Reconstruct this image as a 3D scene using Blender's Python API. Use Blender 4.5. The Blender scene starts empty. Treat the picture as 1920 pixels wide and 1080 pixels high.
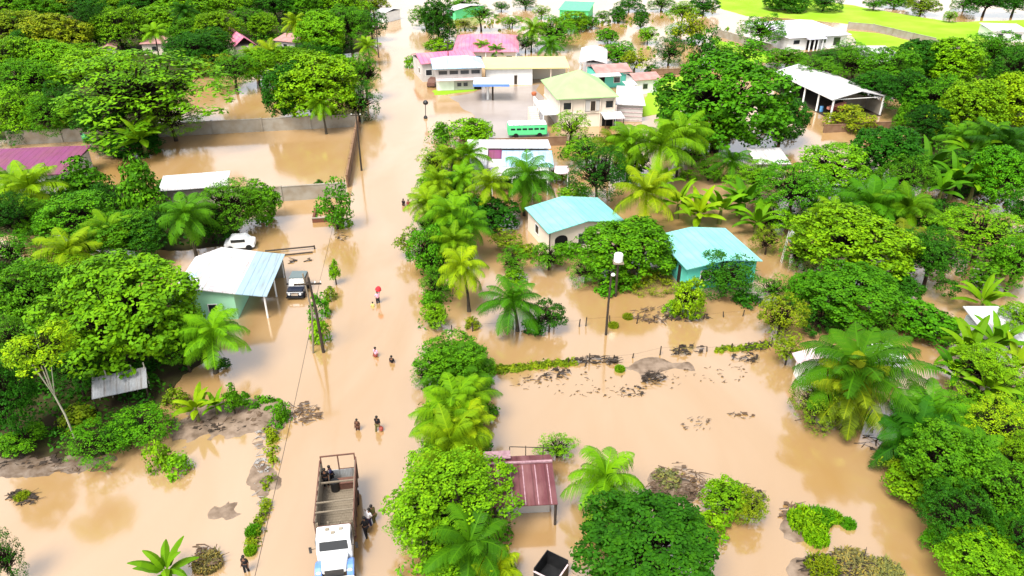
import bpy, bmesh, math, random
import numpy as np
from mathutils import Vector, Matrix
sc = bpy.context.scene
COL = sc.collection
R = math.radians

# ---------------------------------------------------------------- camera
F, H = 1400.0, 37.0
PITCH = math.atan(790 / 1400.0)
CP, SP = math.cos(PITCH), math.sin(PITCH)
cam = bpy.data.cameras.new('camera'); cam_o = bpy.data.objects.new('camera', cam); COL.objects.link(cam_o)
cam.lens = 36 * F / 1920; cam.sensor_width = 36; cam.clip_start = 0.5; cam.clip_end = 6000
cam_o.location = (0, 0, H); cam_o.rotation_euler = (math.pi / 2 - PITCH, 0, 0)
sc.camera = cam_o

# ---------------------------------------------------------------- light
SUN_EL, SUN_AZ = R(60), R(212)           # azimuth measured from +Y towards +X
w = bpy.data.worlds.new('World'); sc.world = w; w.use_nodes = True
nt = w.node_tree; bg = nt.nodes['Background']
sky = nt.nodes.new('ShaderNodeTexSky'); sky.sky_type = 'NISHITA'; sky.sun_disc = False
sky.sun_elevation = SUN_EL; sky.sun_rotation = SUN_AZ
sky.air_density = 1.0; sky.dust_density = 1.5; sky.ozone_density = 1.0
hs = nt.nodes.new('ShaderNodeHueSaturation'); hs.inputs['Saturation'].default_value = 0.3
nt.links.new(sky.outputs[0], hs.inputs['Color']); nt.links.new(hs.outputs[0], bg.inputs[0])
bg.inputs[1].default_value = 0.15
sun = bpy.data.lights.new('sun', 'SUN'); sun.energy = 2.7; sun.angle = R(26); sun.color = (1, 0.96, 0.88)
sun_o = bpy.data.objects.new('sun', sun); COL.objects.link(sun_o)
sd = Vector((math.sin(SUN_AZ) * math.cos(SUN_EL), math.cos(SUN_AZ) * math.cos(SUN_EL), math.sin(SUN_EL)))
sun_o.rotation_euler = (-sd).to_track_quat('-Z', 'Y').to_euler()
sun_o.location = (0, 0, 120)
vs = sc.view_settings; vs.view_transform = 'Standard'; vs.look = 'None'; vs.gamma = 1; vs.use_curve_mapping = False
vs.exposure = 1.18
sc.cycles.diffuse_bounces = 1; sc.cycles.max_bounces = 6; sc.cycles.use_denoising = True

# ---------------------------------------------------------------- helpers
def G(px, py, z=0.0):
    """the point of the plane at height z seen at pixel (px, py) of the 1920 x 1080 photograph"""
    a = px - 960; b = 540 - py
    d = (a, F * CP + b * SP, b * CP - F * SP); t = (z - H) / d[2]
    return Vector((d[0] * t, d[1] * t, z))
def S(p): return F / (p[1] * CP - (p[2] - H) * SP)      # pixels per metre at a point

def tag(o, label=None, cat=None, group=None, kind=None):
    if label: o['label'] = label
    if cat: o['category'] = cat
    if group: o['group'] = group
    if kind: o['kind'] = kind
    return o
def thing(name, label, cat, loc=(0, 0, 0), rz=0.0, group=None):
    o = bpy.data.objects.new(name, None); COL.objects.link(o)
    o.empty_display_size = 0.3; o.location = loc; o.rotation_euler = (0, 0, rz)
    return tag(o, label, cat, group)
def put(name, me, parent=None, loc=(0, 0, 0), rot=(0, 0, 0), scale=(1, 1, 1), color=None):
    o = bpy.data.objects.new(name, me); COL.objects.link(o)
    o.parent = parent; o.location = loc; o.rotation_euler = rot; o.scale = scale
    if color: o.color = (*color, 1)
    return o

class MB:
    """collects faces, then links them as ONE mesh object"""
    def __init__(s): s.v = []; s.f = []
    def poly(s, pts):
        n = len(s.v); s.v += [tuple(p) for p in pts]; s.f.append(tuple(range(n, n + len(pts)))); return s
    def box(s, x0, x1, y0, y1, z0, z1):
        n = len(s.v)
        s.v += [(x0, y0, z0), (x1, y0, z0), (x1, y1, z0), (x0, y1, z0), (x0, y0, z1), (x1, y0, z1), (x1, y1, z1), (x0, y1, z1)]
        s.f += [tuple(n + i for i in q) for q in ((0, 3, 2, 1), (4, 5, 6, 7), (0, 1, 5, 4), (1, 2, 6, 5), (2, 3, 7, 6), (3, 0, 4, 7))]
        return s
    def slab(s, pts, t):
        """polygon given by its top points, thickened downwards by t"""
        n = len(s.v); k = len(pts)
        s.v += [tuple(p) for p in pts] + [(p[0], p[1], p[2] - t) for p in pts]
        s.f.append(tuple(range(n, n + k))); s.f.append(tuple(range(n + 2 * k - 1, n + k - 1, -1)))
        for i in range(k):
            j = (i + 1) % k; s.f.append((n + i, n + k + i, n + k + j, n + j))
        return s
    def prism(s, pts, y0, y1):
        """polygon in x/z extruded along y"""
        n = len(s.v); k = len(pts)
        s.v += [(x, y0, z) for x, z in pts] + [(x, y1, z) for x, z in pts]
        s.f.append(tuple(range(n, n + k))); s.f.append(tuple(range(n + 2 * k - 1, n + k - 1, -1)))
        for i in range(k):
            j = (i + 1) % k; s.f.append((n + i, n + k + i, n + k + j, n + j))
        return s
    def tube(s, pts, rad, seg=6):
        pts = [Vector(p) for p in pts]
        if not hasattr(rad, '__len__'): rad = [rad] * len(pts)
        n0 = len(s.v)
        for i, p in enumerate(pts):
            d = (pts[min(i + 1, len(pts) - 1)] - pts[max(i - 1, 0)]).normalized()
            a = d.orthogonal().normalized() if abs(d.z) < .9 else Vector((1, 0, 0)); a = (a - d * a.dot(d)).normalized(); b = d.cross(a)
            for k in range(seg):
                t = 2 * math.pi * k / seg; s.v.append(tuple(p + (a * math.cos(t) + b * math.sin(t)) * rad[i]))
        for i in range(len(pts) - 1):
            for k in range(seg):
                k2 = (k + 1) % seg; s.f.append((n0 + i * seg + k, n0 + i * seg + k2, n0 + (i + 1) * seg + k2, n0 + (i + 1) * seg + k))
        s.f.append(tuple(n0 + k for k in range(seg - 1, -1, -1))); s.f.append(tuple(n0 + (len(pts) - 1) * seg + k for k in range(seg)))
        return s
    def lathe(s, prof, seg=14, c=(0, 0, 0)):
        n0 = len(s.v)
        for r, z in prof:
            for k in range(seg):
                t = 2 * math.pi * k / seg; s.v.append((c[0] + r * math.cos(t), c[1] + r * math.sin(t), c[2] + z))
        for i in range(len(prof) - 1):
            for k in range(seg):
                k2 = (k + 1) % seg; s.f.append((n0 + i * seg + k, n0 + i * seg + k2, n0 + (i + 1) * seg + k2, n0 + (i + 1) * seg + k))
        s.f.append(tuple(n0 + k for k in range(seg - 1, -1, -1))); s.f.append(tuple(n0 + (len(prof) - 1) * seg + k for k in range(seg)))
        return s
    def mesh(s, name, mat):
        me = bpy.data.meshes.new(name); me.from_pydata(s.v, [], s.f); me.materials.append(mat); me.update(); return me
    def build(s, name, mat, parent=None, loc=(0, 0, 0), rot=(0, 0, 0), bevel=0, smooth=False):
        me = s.mesh(name, mat)
        if bevel or True:
            bm = bmesh.new(); bm.from_mesh(me)
            if bevel:
                bmesh.ops.remove_doubles(bm, verts=bm.verts, dist=1e-5)
                es = [e for e in bm.edges if len(e.link_faces) == 2 and e.calc_face_angle(0) > 0.5]
                bmesh.ops.bevel(bm, geom=es, offset=bevel, segments=2, affect='EDGES', clamp_overlap=True)
            bmesh.ops.recalc_face_normals(bm, faces=bm.faces)
            bm.to_mesh(me); bm.free()
        if smooth: me.polygons.foreach_set('use_smooth', [True] * len(me.polygons))
        return put(name, me, parent, loc, rot)

# ---------------------------------------------------------------- materials
def mat(name, col, rough=0.7, spec=0.3, var=0.0, scale=3.0, col2=None, bump=0.0, bscale=20.0, metal=0.0, stretch=None, wave=None, det=4):
    """principled surface; var mixes towards col2 by noise; wave = (axis, per-metre scale, depth) corrugates by bump"""
    m = bpy.data.materials.new(name); m.use_nodes = True; n = m.node_tree.nodes; L = m.node_tree.links
    b = n['Principled BSDF']; b.inputs['Base Color'].default_value = (*col, 1); b.inputs['Roughness'].default_value = rough
    b.inputs['Specular IOR Level'].default_value = spec; b.inputs['Metallic'].default_value = metal
    tc = n.new('ShaderNodeTexCoord'); mp = n.new('ShaderNodeMapping'); L.new(tc.outputs['Object'], mp.inputs[0])
    if stretch: mp.inputs['Scale'].default_value = stretch
    if var > 0:
        t = n.new('ShaderNodeTexNoise'); t.inputs['Scale'].default_value = scale; t.inputs['Detail'].default_value = det; L.new(mp.outputs[0], t.inputs[0])
        cr = n.new('ShaderNodeValToRGB'); cr.color_ramp.elements[0].position = .38; cr.color_ramp.elements[1].position = .66
        c2 = col2 or tuple(c * .55 for c in col)
        cr.color_ramp.elements[0].color = (*col, 1); cr.color_ramp.elements[1].color = (*(c * (1 - var) + d * var for c, d in zip(col, c2)), 1)
        L.new(t.outputs[0], cr.inputs[0]); L.new(cr.outputs[0], b.inputs['Base Color'])
    if wave:        # sheet laps and streaks of dirt running down the slope
        w2 = n.new('ShaderNodeTexWave'); w2.wave_type = 'BANDS'; w2.bands_direction = wave[0]; w2.inputs['Scale'].default_value = .36; w2.inputs['Distortion'].default_value = .25; L.new(tc.outputs['Object'], w2.inputs[0])
        r2 = n.new('ShaderNodeValToRGB'); r2.color_ramp.elements[0].position = .0; r2.color_ramp.elements[0].color = (.62, .58, .55, 1); r2.color_ramp.elements[1].position = .06; r2.color_ramp.elements[1].color = (1, 1, 1, 1); L.new(w2.outputs[1], r2.inputs[0])
        m2 = n.new('ShaderNodeMapping'); m2.inputs['Scale'].default_value = (2.2, .22, .6); L.new(tc.outputs['Object'], m2.inputs[0]); t3 = n.new('ShaderNodeTexNoise'); t3.inputs['Scale'].default_value = 1.6; t3.inputs['Detail'].default_value = 5; L.new(m2.outputs[0], t3.inputs[0])
        r3 = n.new('ShaderNodeValToRGB'); r3.color_ramp.elements[0].position = .50; r3.color_ramp.elements[0].color = (1, 1, 1, 1); r3.color_ramp.elements[1].position = .74; r3.color_ramp.elements[1].color = (.72, .60, .50, 1); L.new(t3.outputs[0], r3.inputs[0])
        x1 = n.new('ShaderNodeMix'); x1.data_type = 'RGBA'; x1.blend_type = 'MULTIPLY'; x1.inputs[0].default_value = .8; x2 = n.new('ShaderNodeMix'); x2.data_type = 'RGBA'; x2.blend_type = 'MULTIPLY'; x2.inputs[0].default_value = .75
        L.new(cr.outputs[0], x1.inputs[6]); L.new(r2.outputs[0], x1.inputs[7]); L.new(x1.outputs[2], x2.inputs[6]); L.new(r3.outputs[0], x2.inputs[7]); L.new(x2.outputs[2], b.inputs['Base Color'])
    if bump or wave:
        bp = n.new('ShaderNodeBump')
        if wave:
            wv = n.new('ShaderNodeTexWave'); wv.wave_type = 'BANDS'; wv.bands_direction = wave[0]; wv.inputs['Scale'].default_value = wave[1]
            L.new(tc.outputs['Object'], wv.inputs[0]); L.new(wv.outputs[1], bp.inputs['Height']); bp.inputs['Distance'].default_value = wave[2]; bp.inputs['Strength'].default_value = .6
        else:
            t2 = n.new('ShaderNodeTexNoise'); t2.inputs['Scale'].default_value = bscale; t2.inputs['Detail'].default_value = 3; L.new(mp.outputs[0], t2.inputs[0])
            L.new(t2.outputs[0], bp.inputs['Height']); bp.inputs['Distance'].default_value = bump
        L.new(bp.outputs[0], b.inputs['Normal'])
    return m

def leaf_mat(name, translucent=0.0):
    m = bpy.data.materials.new(name); m.use_nodes = True; n = m.node_tree.nodes; L = m.node_tree.links
    b = n['Principled BSDF']; b.inputs['Roughness'].default_value = .6; b.inputs['Specular IOR Level'].default_value = .07
    oi = n.new('ShaderNodeObjectInfo'); at = n.new('ShaderNodeAttribute'); at.attribute_name = 'leafvar'
    cr = n.new('ShaderNodeValToRGB'); e = cr.color_ramp.elements
    e[0].position = 0; e[0].color = (.40, .48, .5, 1); e[1].position = 1; e[1].color = (1.5, 1.28, .7, 1)
    k = e.new(.5); k.color = (.95, 1, 1, 1)
    L.new(at.outputs['Fac'], cr.inputs[0])
    mx = n.new('ShaderNodeMix'); mx.data_type = 'RGBA'; mx.blend_type = 'MULTIPLY'; mx.inputs[0].default_value = 1
    L.new(oi.outputs['Color'], mx.inputs[6]); L.new(cr.outputs[0], mx.inputs[7]); L.new(mx.outputs[2], b.inputs['Base Color'])
    if translucent:
        tr = n.new('ShaderNodeBsdfTranslucent'); ms = n.new('ShaderNodeMixShader'); ms.inputs[0].default_value = translucent
        L.new(mx.outputs[2], tr.inputs[0]); L.new(b.outputs[0], ms.inputs[1]); L.new(tr.outputs[0], ms.inputs[2]); L.new(ms.outputs[0], n['Material Output'].inputs[0])
    return m

M = {}
M['leaf'] = leaf_mat('leaf', 0.05); M['frond'] = leaf_mat('frond', 0.08)
M['bark'] = mat('bark', (.035, .024, .016), .9, .1, .6, 6, (.07, .055, .04))
M['shadebark'] = mat('crown_shade_bark', (.016, .012, .008), .95, .05)  # near-black bark, so crown gaps read as deep shade
M['palebark'] = mat('pale_bark', (.42, .40, .30), .8, .2, .5, 8)
M['palmbark'] = mat('palm_bark', (.05, .04, .028), .9, .1, .5, 10, (.10, .085, .06))
M['stem'] = mat('banana_stem', (.10, .14, .02), .6, .3, .7, 5, (.12, .08, .03))
M['white'] = mat('white_paint', (.80, .79, .76), .5, .4, .35, 1.2, (.62, .6, .56))
M['wroof'] = mat('white_sheet_roof', (.60, .595, .60), .4, .4, .6, .5, (.44, .41, .40), wave=('X', 3.2, .03))
M['troof'] = mat('turquoise_sheet_roof', (.20, .58, .53), .45, .4, .6, .5, (.27, .52, .49), wave=('X', 3.0, .03))
M['bwroof'] = mat('blue_white_sheet_roof', (.29, .42, .52), .4, .4, .6, .5, (.32, .40, .44), wave=('X', 3.2, .03))
M['proof'] = mat('pink_sheet_roof', (.62, .15, .27), .5, .4, .7, .35, (.60, .28, .30), wave=('X', 3.0, .03))
M['mroof'] = mat('magenta_sheet_roof', (.20, .045, .13), .6, .3, .6, .3, (.20, .07, .085), wave=('X', 3.0, .03))
M['broof'] = mat('pale_blue_sheet_roof', (.34, .58, .80), .4, .5, .5, .5, (.55, .70, .80), wave=('X', 3.0, .03))
M['yroof'] = mat('faded_yellow_roof', (.62, .58, .22), .6, .3, .6, .4, (.58, .40, .24))
M['groof'] = mat('pale_green_roof', (.27, .43, .17), .6, .3, .5, .5, (.34, .45, .22), bump=.02, bscale=6)
M['lroof'] = mat('lilac_white_roof', (.70, .69, .78), .4, .5, .3, .4, (.72, .74, .74), wave=('X', 3.0, .02))
M['rroof'] = mat('rust_red_sheet_roof', (.115, .030, .036), .55, .4, .8, 1.6, (.20, .085, .085), wave=('X', 4.5, .03), stretch=(1, .3, 1))
M['strip'] = mat('clear_roof_strip', (.62, .48, .48), .5, .4, .7, 5, (.40, .26, .27))
M['rstrip'] = mat('dusty_pink_roof_strip', (.36, .22, .24), .5, .4, .8, 5, (.22, .11, .13))
M['oroof'] = mat('old_brown_roof', (.36, .17, .15), .7, .3, .6, .8, (.46, .30, .27))
M['zinc'] = mat('zinc_sheet', (.36, .37, .38), .45, .5, .5, 1.0, (.26, .24, .22), wave=('X', 3.0, .04))
M['mint'] = mat('mint_wall', (.36, .72, .46), .7, .3, .3, 1.0, (.44, .70, .48))
M['tealw'] = mat('turquoise_wall', (.10, .55, .42), .7, .3, .35, .8, (.20, .60, .52))
M['cream'] = mat('cream_wall', (.72, .62, .50), .7, .3, .3, .7, (.66, .52, .42))
M['greyw'] = mat('grey_plaster', (.50, .47, .44), .8, .2, .5, .8, (.36, .33, .30))
M['greenw'] = mat('bright_green_wall', (.10, .62, .22), .6, .3, .3, 1, (.16, .6, .3))
M['conc'] = mat('stained_concrete', (.30, .27, .22), .85, .2, .7, .7, (.22, .17, .11), bump=.01, bscale=14)
M['brownw'] = mat('brown_block_wall', (.16, .09, .05), .85, .2, .6, 1.2, (.24, .15, .09))
M['dark'] = mat('opening_shade', (.012, .011, .011), .8, .1)  # near-black colour standing in for the shade inside openings
M['glass'] = mat('window_glass', (.02, .025, .03), .08, .6)
M['wood'] = mat('grey_wood', (.22, .18, .13), .8, .2, .6, 5, (.12, .09, .06), stretch=(6, 1, 6))
M['dwood'] = mat('dark_wet_wood', (.03, .02, .014), .7, .3, .5, 6, (.06, .045, .03))
M['brick'] = mat('wet_brick', (.16, .055, .03), .8, .2, .7, 6, (.09, .05, .035))
M['blackp'] = mat('black_paint', (.008, .008, .009), .45, .4, .5, 3, (.02, .02, .02))
M['rubber'] = mat('rubber', (.012, .011, .010), .8, .2)
M['truckw'] = mat('truck_white', (.80, .81, .82), .3, .5, .3, 2.5, (.62, .58, .5))
M['truckb'] = mat('truck_blue', (.10, .22, .55), .3, .5, .3, 4, (.2, .28, .5))
M['rust'] = mat('rusty_steel', (.14, .06, .04), .7, .4, .6, 5, (.07, .04, .03))
M['carroof'] = mat('grey_teal_car_paint', (.12, .155, .155), .3, .5, .2, 3)
M['carblue'] = mat('dark_blue_car_paint', (.010, .014, .030), .25, .5, .3, 4)
M['chrome'] = mat('chrome', (.7, .7, .72), .2, .5, metal=1)
M['lamp'] = mat('headlamp_glass', (.75, .75, .72), .15, .6)
M['tankw'] = mat('white_tank', (.78, .77, .70), .4, .4, .3, 3)
M['blueb'] = mat('blue_barrel', (.10, .30, .55), .4, .4)
M['red'] = mat('red_cloth', (.60, .03, .04), .8, .2, .3, 5)
M['reddk'] = mat('rust_red_machine', (.34, .07, .05), .6, .3, .5, 3)
M['salmon'] = mat('salmon_machine', (.62, .25, .18), .6, .3, .3, 3)
M['clay'] = mat('terracotta', (.42, .12, .05), .8, .2, .4, 6)
M['skin'] = mat('brown_skin', (.16, .075, .04), .55, .3)
M['hair'] = mat('black_hair', (.008, .006, .005), .6, .3)
CL = dict(black=(.012, .011, .013), white=(.74, .70, .72), pink=(.72, .36, .46), navy=(.02, .02, .06), olive=(.10, .09, .03), yellow=(.62, .52, .16),
          brown=(.07, .03, .02), grey=(.45, .43, .45), maroon=(.22, .04, .03), redc=(.5, .03, .04))
for k, c in CL.items(): M['cl_' + k] = mat(k.replace('redc', 'red') + '_cotton', c, .85, .15, .25, 9)
M['mud'] = mat('wet_mud', (.10, .065, .04), .5, .4, .8, 1.4, (.22, .17, .13), bump=.06, bscale=3)
M['greymud'] = mat('grey_silt', (.24, .175, .125), .6, .3, .9, 1.1, (.10, .065, .04), bump=.05, bscale=4)
M['soil'] = mat('shaded_soil', (.035, .026, .014), .9, .1, .7, .5, (.05, .06, .012))  # dark tone carries the shade under dense trees in its colour
M['lawn'] = mat('lawn_grass', (.20, .40, .012), .9, .1, .8, .12, (.29, .40, .04), bump=.05, bscale=5)
M['yard'] = mat('wet_concrete_yard', (.33, .275, .24), .25, .5, .7, .15, (.25, .20, .17))
M['twig'] = mat('dead_twigs', (.09, .055, .035), .9, .1, .6, 6, (.16, .12, .08))
M['rock'] = mat('grey_stone', (.32, .30, .28), .8, .2, .6, 3)

def water_mat():
    m = bpy.data.materials.new('muddy_flood_water'); m.use_nodes = True; n = m.node_tree.nodes; L = m.node_tree.links
    b = n['Principled BSDF']; b.inputs['Roughness'].default_value = .11; b.inputs['IOR'].default_value = 3.4
    tc = n.new('ShaderNodeTexCoord'); mp = n.new('ShaderNodeMapping'); L.new(tc.outputs['Object'], mp.inputs[0]); mp.inputs['Scale'].default_value = (1, .45, 1)
    t = n.new('ShaderNodeTexNoise'); t.inputs['Scale'].default_value = .07; t.inputs['Detail'].default_value = 5; t.inputs['Distortion'].default_value = 1.2; L.new(mp.outputs[0], t.inputs[0])
    cr = n.new('ShaderNodeValToRGB'); cr.color_ramp.elements[0].position = .32; cr.color_ramp.elements[1].position = .7
    cr.color_ramp.elements[0].color = (.36, .207, .070, 1); cr.color_ramp.elements[1].color = (.425, .277, .142, 1)
    L.new(t.outputs[0], cr.inputs[0]); L.new(cr.outputs[0], b.inputs['Base Color'])
    t2 = n.new('ShaderNodeTexNoise'); t2.inputs['Scale'].default_value = .9; t2.inputs['Detail'].default_value = 4; L.new(mp.outputs[0], t2.inputs[0])
    bp = n.new('ShaderNodeBump'); bp.inputs['Distance'].default_value = .018; bp.inputs['Strength'].default_value = .6; L.new(t2.outputs[0], bp.inputs['Height']); L.new(bp.outputs[0], b.inputs['Normal'])
    return m
M['water'] = water_mat()
def inside(P, q):
    c = False; j = len(P) - 1
    for i in range(len(P)):
        if (P[i].y > q[1]) != (P[j].y > q[1]) and q[0] < (P[j].x - P[i].x) * (q[1] - P[i].y) / (P[j].y - P[i].y) + P[i].x: c = not c
        j = i
    return c
def bank(name, px, mt, h=.25, slope=.16, step=.4, seed=0):
    """an uneven bank of mud or rubble whose edge sinks into the water"""
    from mathutils import noise
    P = [G(*p) for p in px]; x0, x1 = min(p.x for p in P) - 2, max(p.x for p in P) + 2; y0, y1 = min(p.y for p in P) - 2, max(p.y for p in P) + 2
    nx, ny = int((x1 - x0) / step) + 1, int((y1 - y0) / step) + 1; V = []; ok = []
    for j in range(ny):
        for i in range(nx):
            q = Vector((x0 + i * step, y0 + j * step, 0)); d = 1e9
            for a, b in zip(P, P[1:] + P[:1]):
                e = b - a; t = max(0, min(1, (q - a).dot(e) / max(e.length_squared, 1e-9))); d = min(d, (q - a - e * t).length)
            d = d if inside(P, q) else -d; n1 = noise.noise(Vector((q.x * .35, q.y * .35, seed))); n2 = noise.noise(Vector((q.x * 1.4, q.y * 1.4, seed + 5))); n3 = noise.noise(Vector((q.x * 3.5, q.y * 3.5, seed + 9)))
            z = min(h * .6, (d + n1 * 1.3) * slope) + n2 * h * .42 + n3 * h * .22; V.append((q.x, q.y, max(z, -.3))); ok.append(d > -1.6)
    Fc = [(a, a + 1, a + nx + 1, a + nx) for j in range(ny - 1) for i in range(nx - 1) for a in [j * nx + i] if ok[a] and ok[a + 1] and ok[a + nx] and ok[a + nx + 1]]
    me = bpy.data.meshes.new(name); me.from_pydata(V, [], Fc); me.materials.append(mt); me.update(); me.polygons.foreach_set('use_smooth', [True] * len(me.polygons))
    return tag(put(name, me), kind='structure')

# ---------------------------------------------------------------- ground and water
tag(MB().poly([(-1500, -600, -1.6), (1500, -600, -1.6), (1500, 2600, -1.6), (-1500, 2600, -1.6)]).build('ground', M['mud']), kind='structure')
tag(MB().poly([(-1500, -600, 0), (1500, -600, 0), (1500, 2600, 0), (-1500, 2600, 0)]).build('flood_water', M['water']), kind='structure')

def land(name, px, mt, z=0.06, rough=.35, sub=3, hill=0.0, seed=0):
    """a low island: its outline given in photograph pixels, edge roughened, skirts under the water"""
    rnd = random.Random(seed + len(px)); P = [G(*p) for p in px]
    for _ in range(sub):
        Q = []
        for i, a in enumerate(P):
            b = P[(i + 1) % len(P)]; e = (b - a).length; nrm = Vector((-(b - a).y, (b - a).x, 0)).normalized() if e > 0 else Vector()
            Q += [a, (a + b) / 2 + nrm * rnd.uniform(-1, 1) * min(e * .12, rough * 3)]
        P = Q
    bm = bmesh.new()
    top = [bm.verts.new((p.x, p.y, z)) for p in P]; c = sum(P, Vector()) / len(P)
    bot = [bm.verts.new((c.x + (p.x - c.x) * 1.02, c.y + (p.y - c.y) * 1.02, -.3)) for p in P]
    fc = bm.faces.new(top)
    for i in range(len(P)):
        j = (i + 1) % len(P); bm.faces.new((top[i], bot[i], bot[j], top[j]))
    bmesh.ops.recalc_face_normals(bm, faces=bm.faces)
    bmesh.ops.triangulate(bm, faces=[fc])
    me = bpy.data.meshes.new(name); bm.to_mesh(me); bm.free(); me.materials.append(mt)
    return tag(put(name, me), kind='structure')
# ---------------------------------------------------------------- foliage meshes
def unit(v): return v / np.maximum(np.linalg.norm(v, axis=-1, keepdims=True), 1e-9)
def leaves_to_mesh(name, c, nrm, size, rs, mt, aspect=.62, var=None):
    """one pointed, slightly folded leaf face per row"""
    n = len(c); t = unit(np.cross(nrm, rs.normal(size=(n, 3)))); b = np.cross(nrm, t); L = size[:, None]
    v = np.stack([c - t * L * .5, c + b * L * aspect * .5 - nrm * L * .08 + t * L * .05, c + t * L * .55 - nrm * L * .10, c - b * L * aspect * .5 - nrm * L * .08 + t * L * .05], 1).reshape(-1, 3)
    me = bpy.data.meshes.new(name); me.vertices.add(4 * n); me.vertices.foreach_set('co', v.astype(np.float32).ravel())
    me.loops.add(4 * n); me.loops.foreach_set('vertex_index', np.arange(4 * n, dtype=np.int32)); me.polygons.add(n)
    me.polygons.foreach_set('loop_start', np.arange(0, 4 * n, 4, dtype=np.int32)); me.polygons.foreach_set('loop_total', np.full(n, 4, dtype=np.int32))
    me.update(calc_edges=True); me.materials.append(mt)
    at = me.attributes.new('leafvar', 'FLOAT', 'FACE'); at.data.foreach_set('value', (rs.random(n) if var is None else var).astype(np.float32))
    return me

def crown_points(rs, style, nlobe, clumps, leaves, leaf):
    """lobes -> clumps on the lobes -> leaves on the clumps; returns centres, normals, sizes, variation, in a unit ellipsoid"""
    lob = []
    if style == 'cone':
        for i in range(nlobe):
            z = -.85 + 1.75 * i / (nlobe - 1) + rs.uniform(-.08, .08); rr = .62 * (1 - (z + 1) / 2.05) ** .8; a = i * 2.4
            lob.append((rr * math.cos(a), rr * math.sin(a), z, .20 + .30 * (1 - (z + 1) / 2)))
        lob.append((0, 0, -.3, .5))
    elif style == 'flat':
        for i in range(nlobe):
            a = i * 2.4 + rs.uniform(-.4, .4); rr = math.sqrt((i + .5) / nlobe) * .82
            lob.append((rr * math.cos(a), rr * math.sin(a), .55 - .8 * rr * rr + rs.uniform(-.25, .2), rs.uniform(.22, .34)))
    elif style == 'open':
        for i in range(nlobe):
            a = i * 2.4 + rs.uniform(-.5, .5); rr = math.sqrt((i + .6) / nlobe) * rs.uniform(.6, 1.0); lob.append((rr * math.cos(a), rr * math.sin(a), .5 - .95 * rr * rr + rs.uniform(-.4, .3), rs.uniform(.15, .30)))
    elif style == 'loose':
        for i in range(nlobe):
            d = unit(rs.normal(size=3)); rr = rs.uniform(.45, .85)
            lob.append((d[0] * rr, d[1] * rr, d[2] * rr, rs.uniform(.16, .30)))
    else:
        lob.append((0, 0, 0, .62))
        for i in range(nlobe):
            zz = -.55 + 1.45 * (i + .5) / nlobe; a = i * 2.4 + rs.uniform(-.3, .3); q = math.sqrt(max(0, 1 - min(abs(zz), .95) ** 2)) * .66
            lob.append((q * math.cos(a), q * math.sin(a), zz * .66, rs.uniform(.27, .42)))
    lob = np.array(lob); inner = style == 'round'
    lob[:, :3] += rs.normal(size=(len(lob), 3)) * .07
    C, N, Z, V = [], [], [], []
    tot = (lob[:, 3] ** 2).sum()
    for k, (x, y, z, r) in enumerate(lob):
        if inner and k == 0: continue
        m = max(3, int(clumps * r * r / tot)); d = rs.normal(size=(m * 2, 3)); d[:, 2] += .35; d = unit(d)
        fl = .45 if style == 'flat' else .9
        p = np.array([x, y, z]) + d * np.array([1, 1, fl]) * r * rs.uniform(.85, 1.08, size=(m * 2, 1))
        ok = np.ones(len(p), bool)
        for j, (x2, y2, z2, r2) in enumerate(lob):
            if j != k: ok &= np.linalg.norm(p - np.array([x2, y2, z2]), axis=1) > r2 * .8
        p, d = p[ok][:m], d[ok][:m]
        for q, dd in zip(p, d):
            rc = rs.uniform(.75, 1.35) * leaf * 1.9; e = unit(rs.normal(size=(leaves, 3)) * .8 + dd * .8 + np.array([0, 0, .6]))
            C.append(q + e * rc * rs.uniform(.55, 1.1, size=(leaves, 1)) * np.array([1.15, 1.15, .7 if style != 'flat' else .4]))
            N.append(unit(e + rs.normal(size=(leaves, 3)) * .38 + np.array([0, 0, .25 if style != 'flat' else .8])))
            Z.append(leaf * rs.uniform(.7, 1.3, size=leaves)); V.append(np.clip(rs.uniform(.15, .85) + rs.normal(size=leaves) * .14, 0, 1))
    C = np.concatenate(C); N = np.concatenate(N)
    C[:, :2] /= np.quantile(np.abs(C[:, :2]), .985); zc = (C[:, 2].max() + C[:, 2].min()) / 2; C[:, 2] = (C[:, 2] - zc) / ((C[:, 2].max() - C[:, 2].min()) / 2)
    return C, N, np.concatenate(Z), np.concatenate(V)
def crown_mesh(name, seed, style, nlobe, clumps, leaves, leaf, aspect=.62):
    rs = np.random.RandomState(seed); C, N, Z, V = crown_points(rs, style, nlobe, clumps, leaves, leaf)
    return leaves_to_mesh(name, C, N, Z, rs, M['leaf'], aspect, V)

CR = {}
CR['b'] = [crown_mesh('round_crown', 10 + i, 'round', 13 + 2 * i, (640, 860, 700, 1000, 600, 780)[i], (20, 15, 18, 14, 21, 16)[i], (.068, .054, .063, .048, .073, .057)[i], (.62, .5, .7, .45, .6, .55)[i]) for i in range(6)]      # wide crowns
CR['m'] = [crown_mesh('medium_crown', 30 + i, 'round', 8 + i, (270, 360, 250, 320, 400)[i], (17, 14, 20, 15, 13)[i], (.10, .077, .112, .088, .07)[i], (.6, .45, .7, .55, .4)[i]) for i in range(5)]
CR['s'] = [crown_mesh('small_crown', 50 + i, 'round', 7 + i, 90, 14, .20) for i in range(4)]
CR['f'] = [crown_mesh('feathery_crown', 70 + i, 'flat', 26 + 5 * i, 460, 15, .075, .45) for i in range(3)]
CR['h'] = [crown_mesh('huge_crown', 130 + i, 'round', 20 + 3 * i, (1150, 900)[i], (17, 24)[i], (.050, .066)[i], (.75, .7)[i]) for i in range(2)]
CR['o'] = [crown_mesh('open_crown', 150 + i, 'open', 20 + 3 * i, 720, 16, (.060, .052, .057, .046)[i], (.6, .5, .65, .45)[i]) for i in range(4)]
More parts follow.
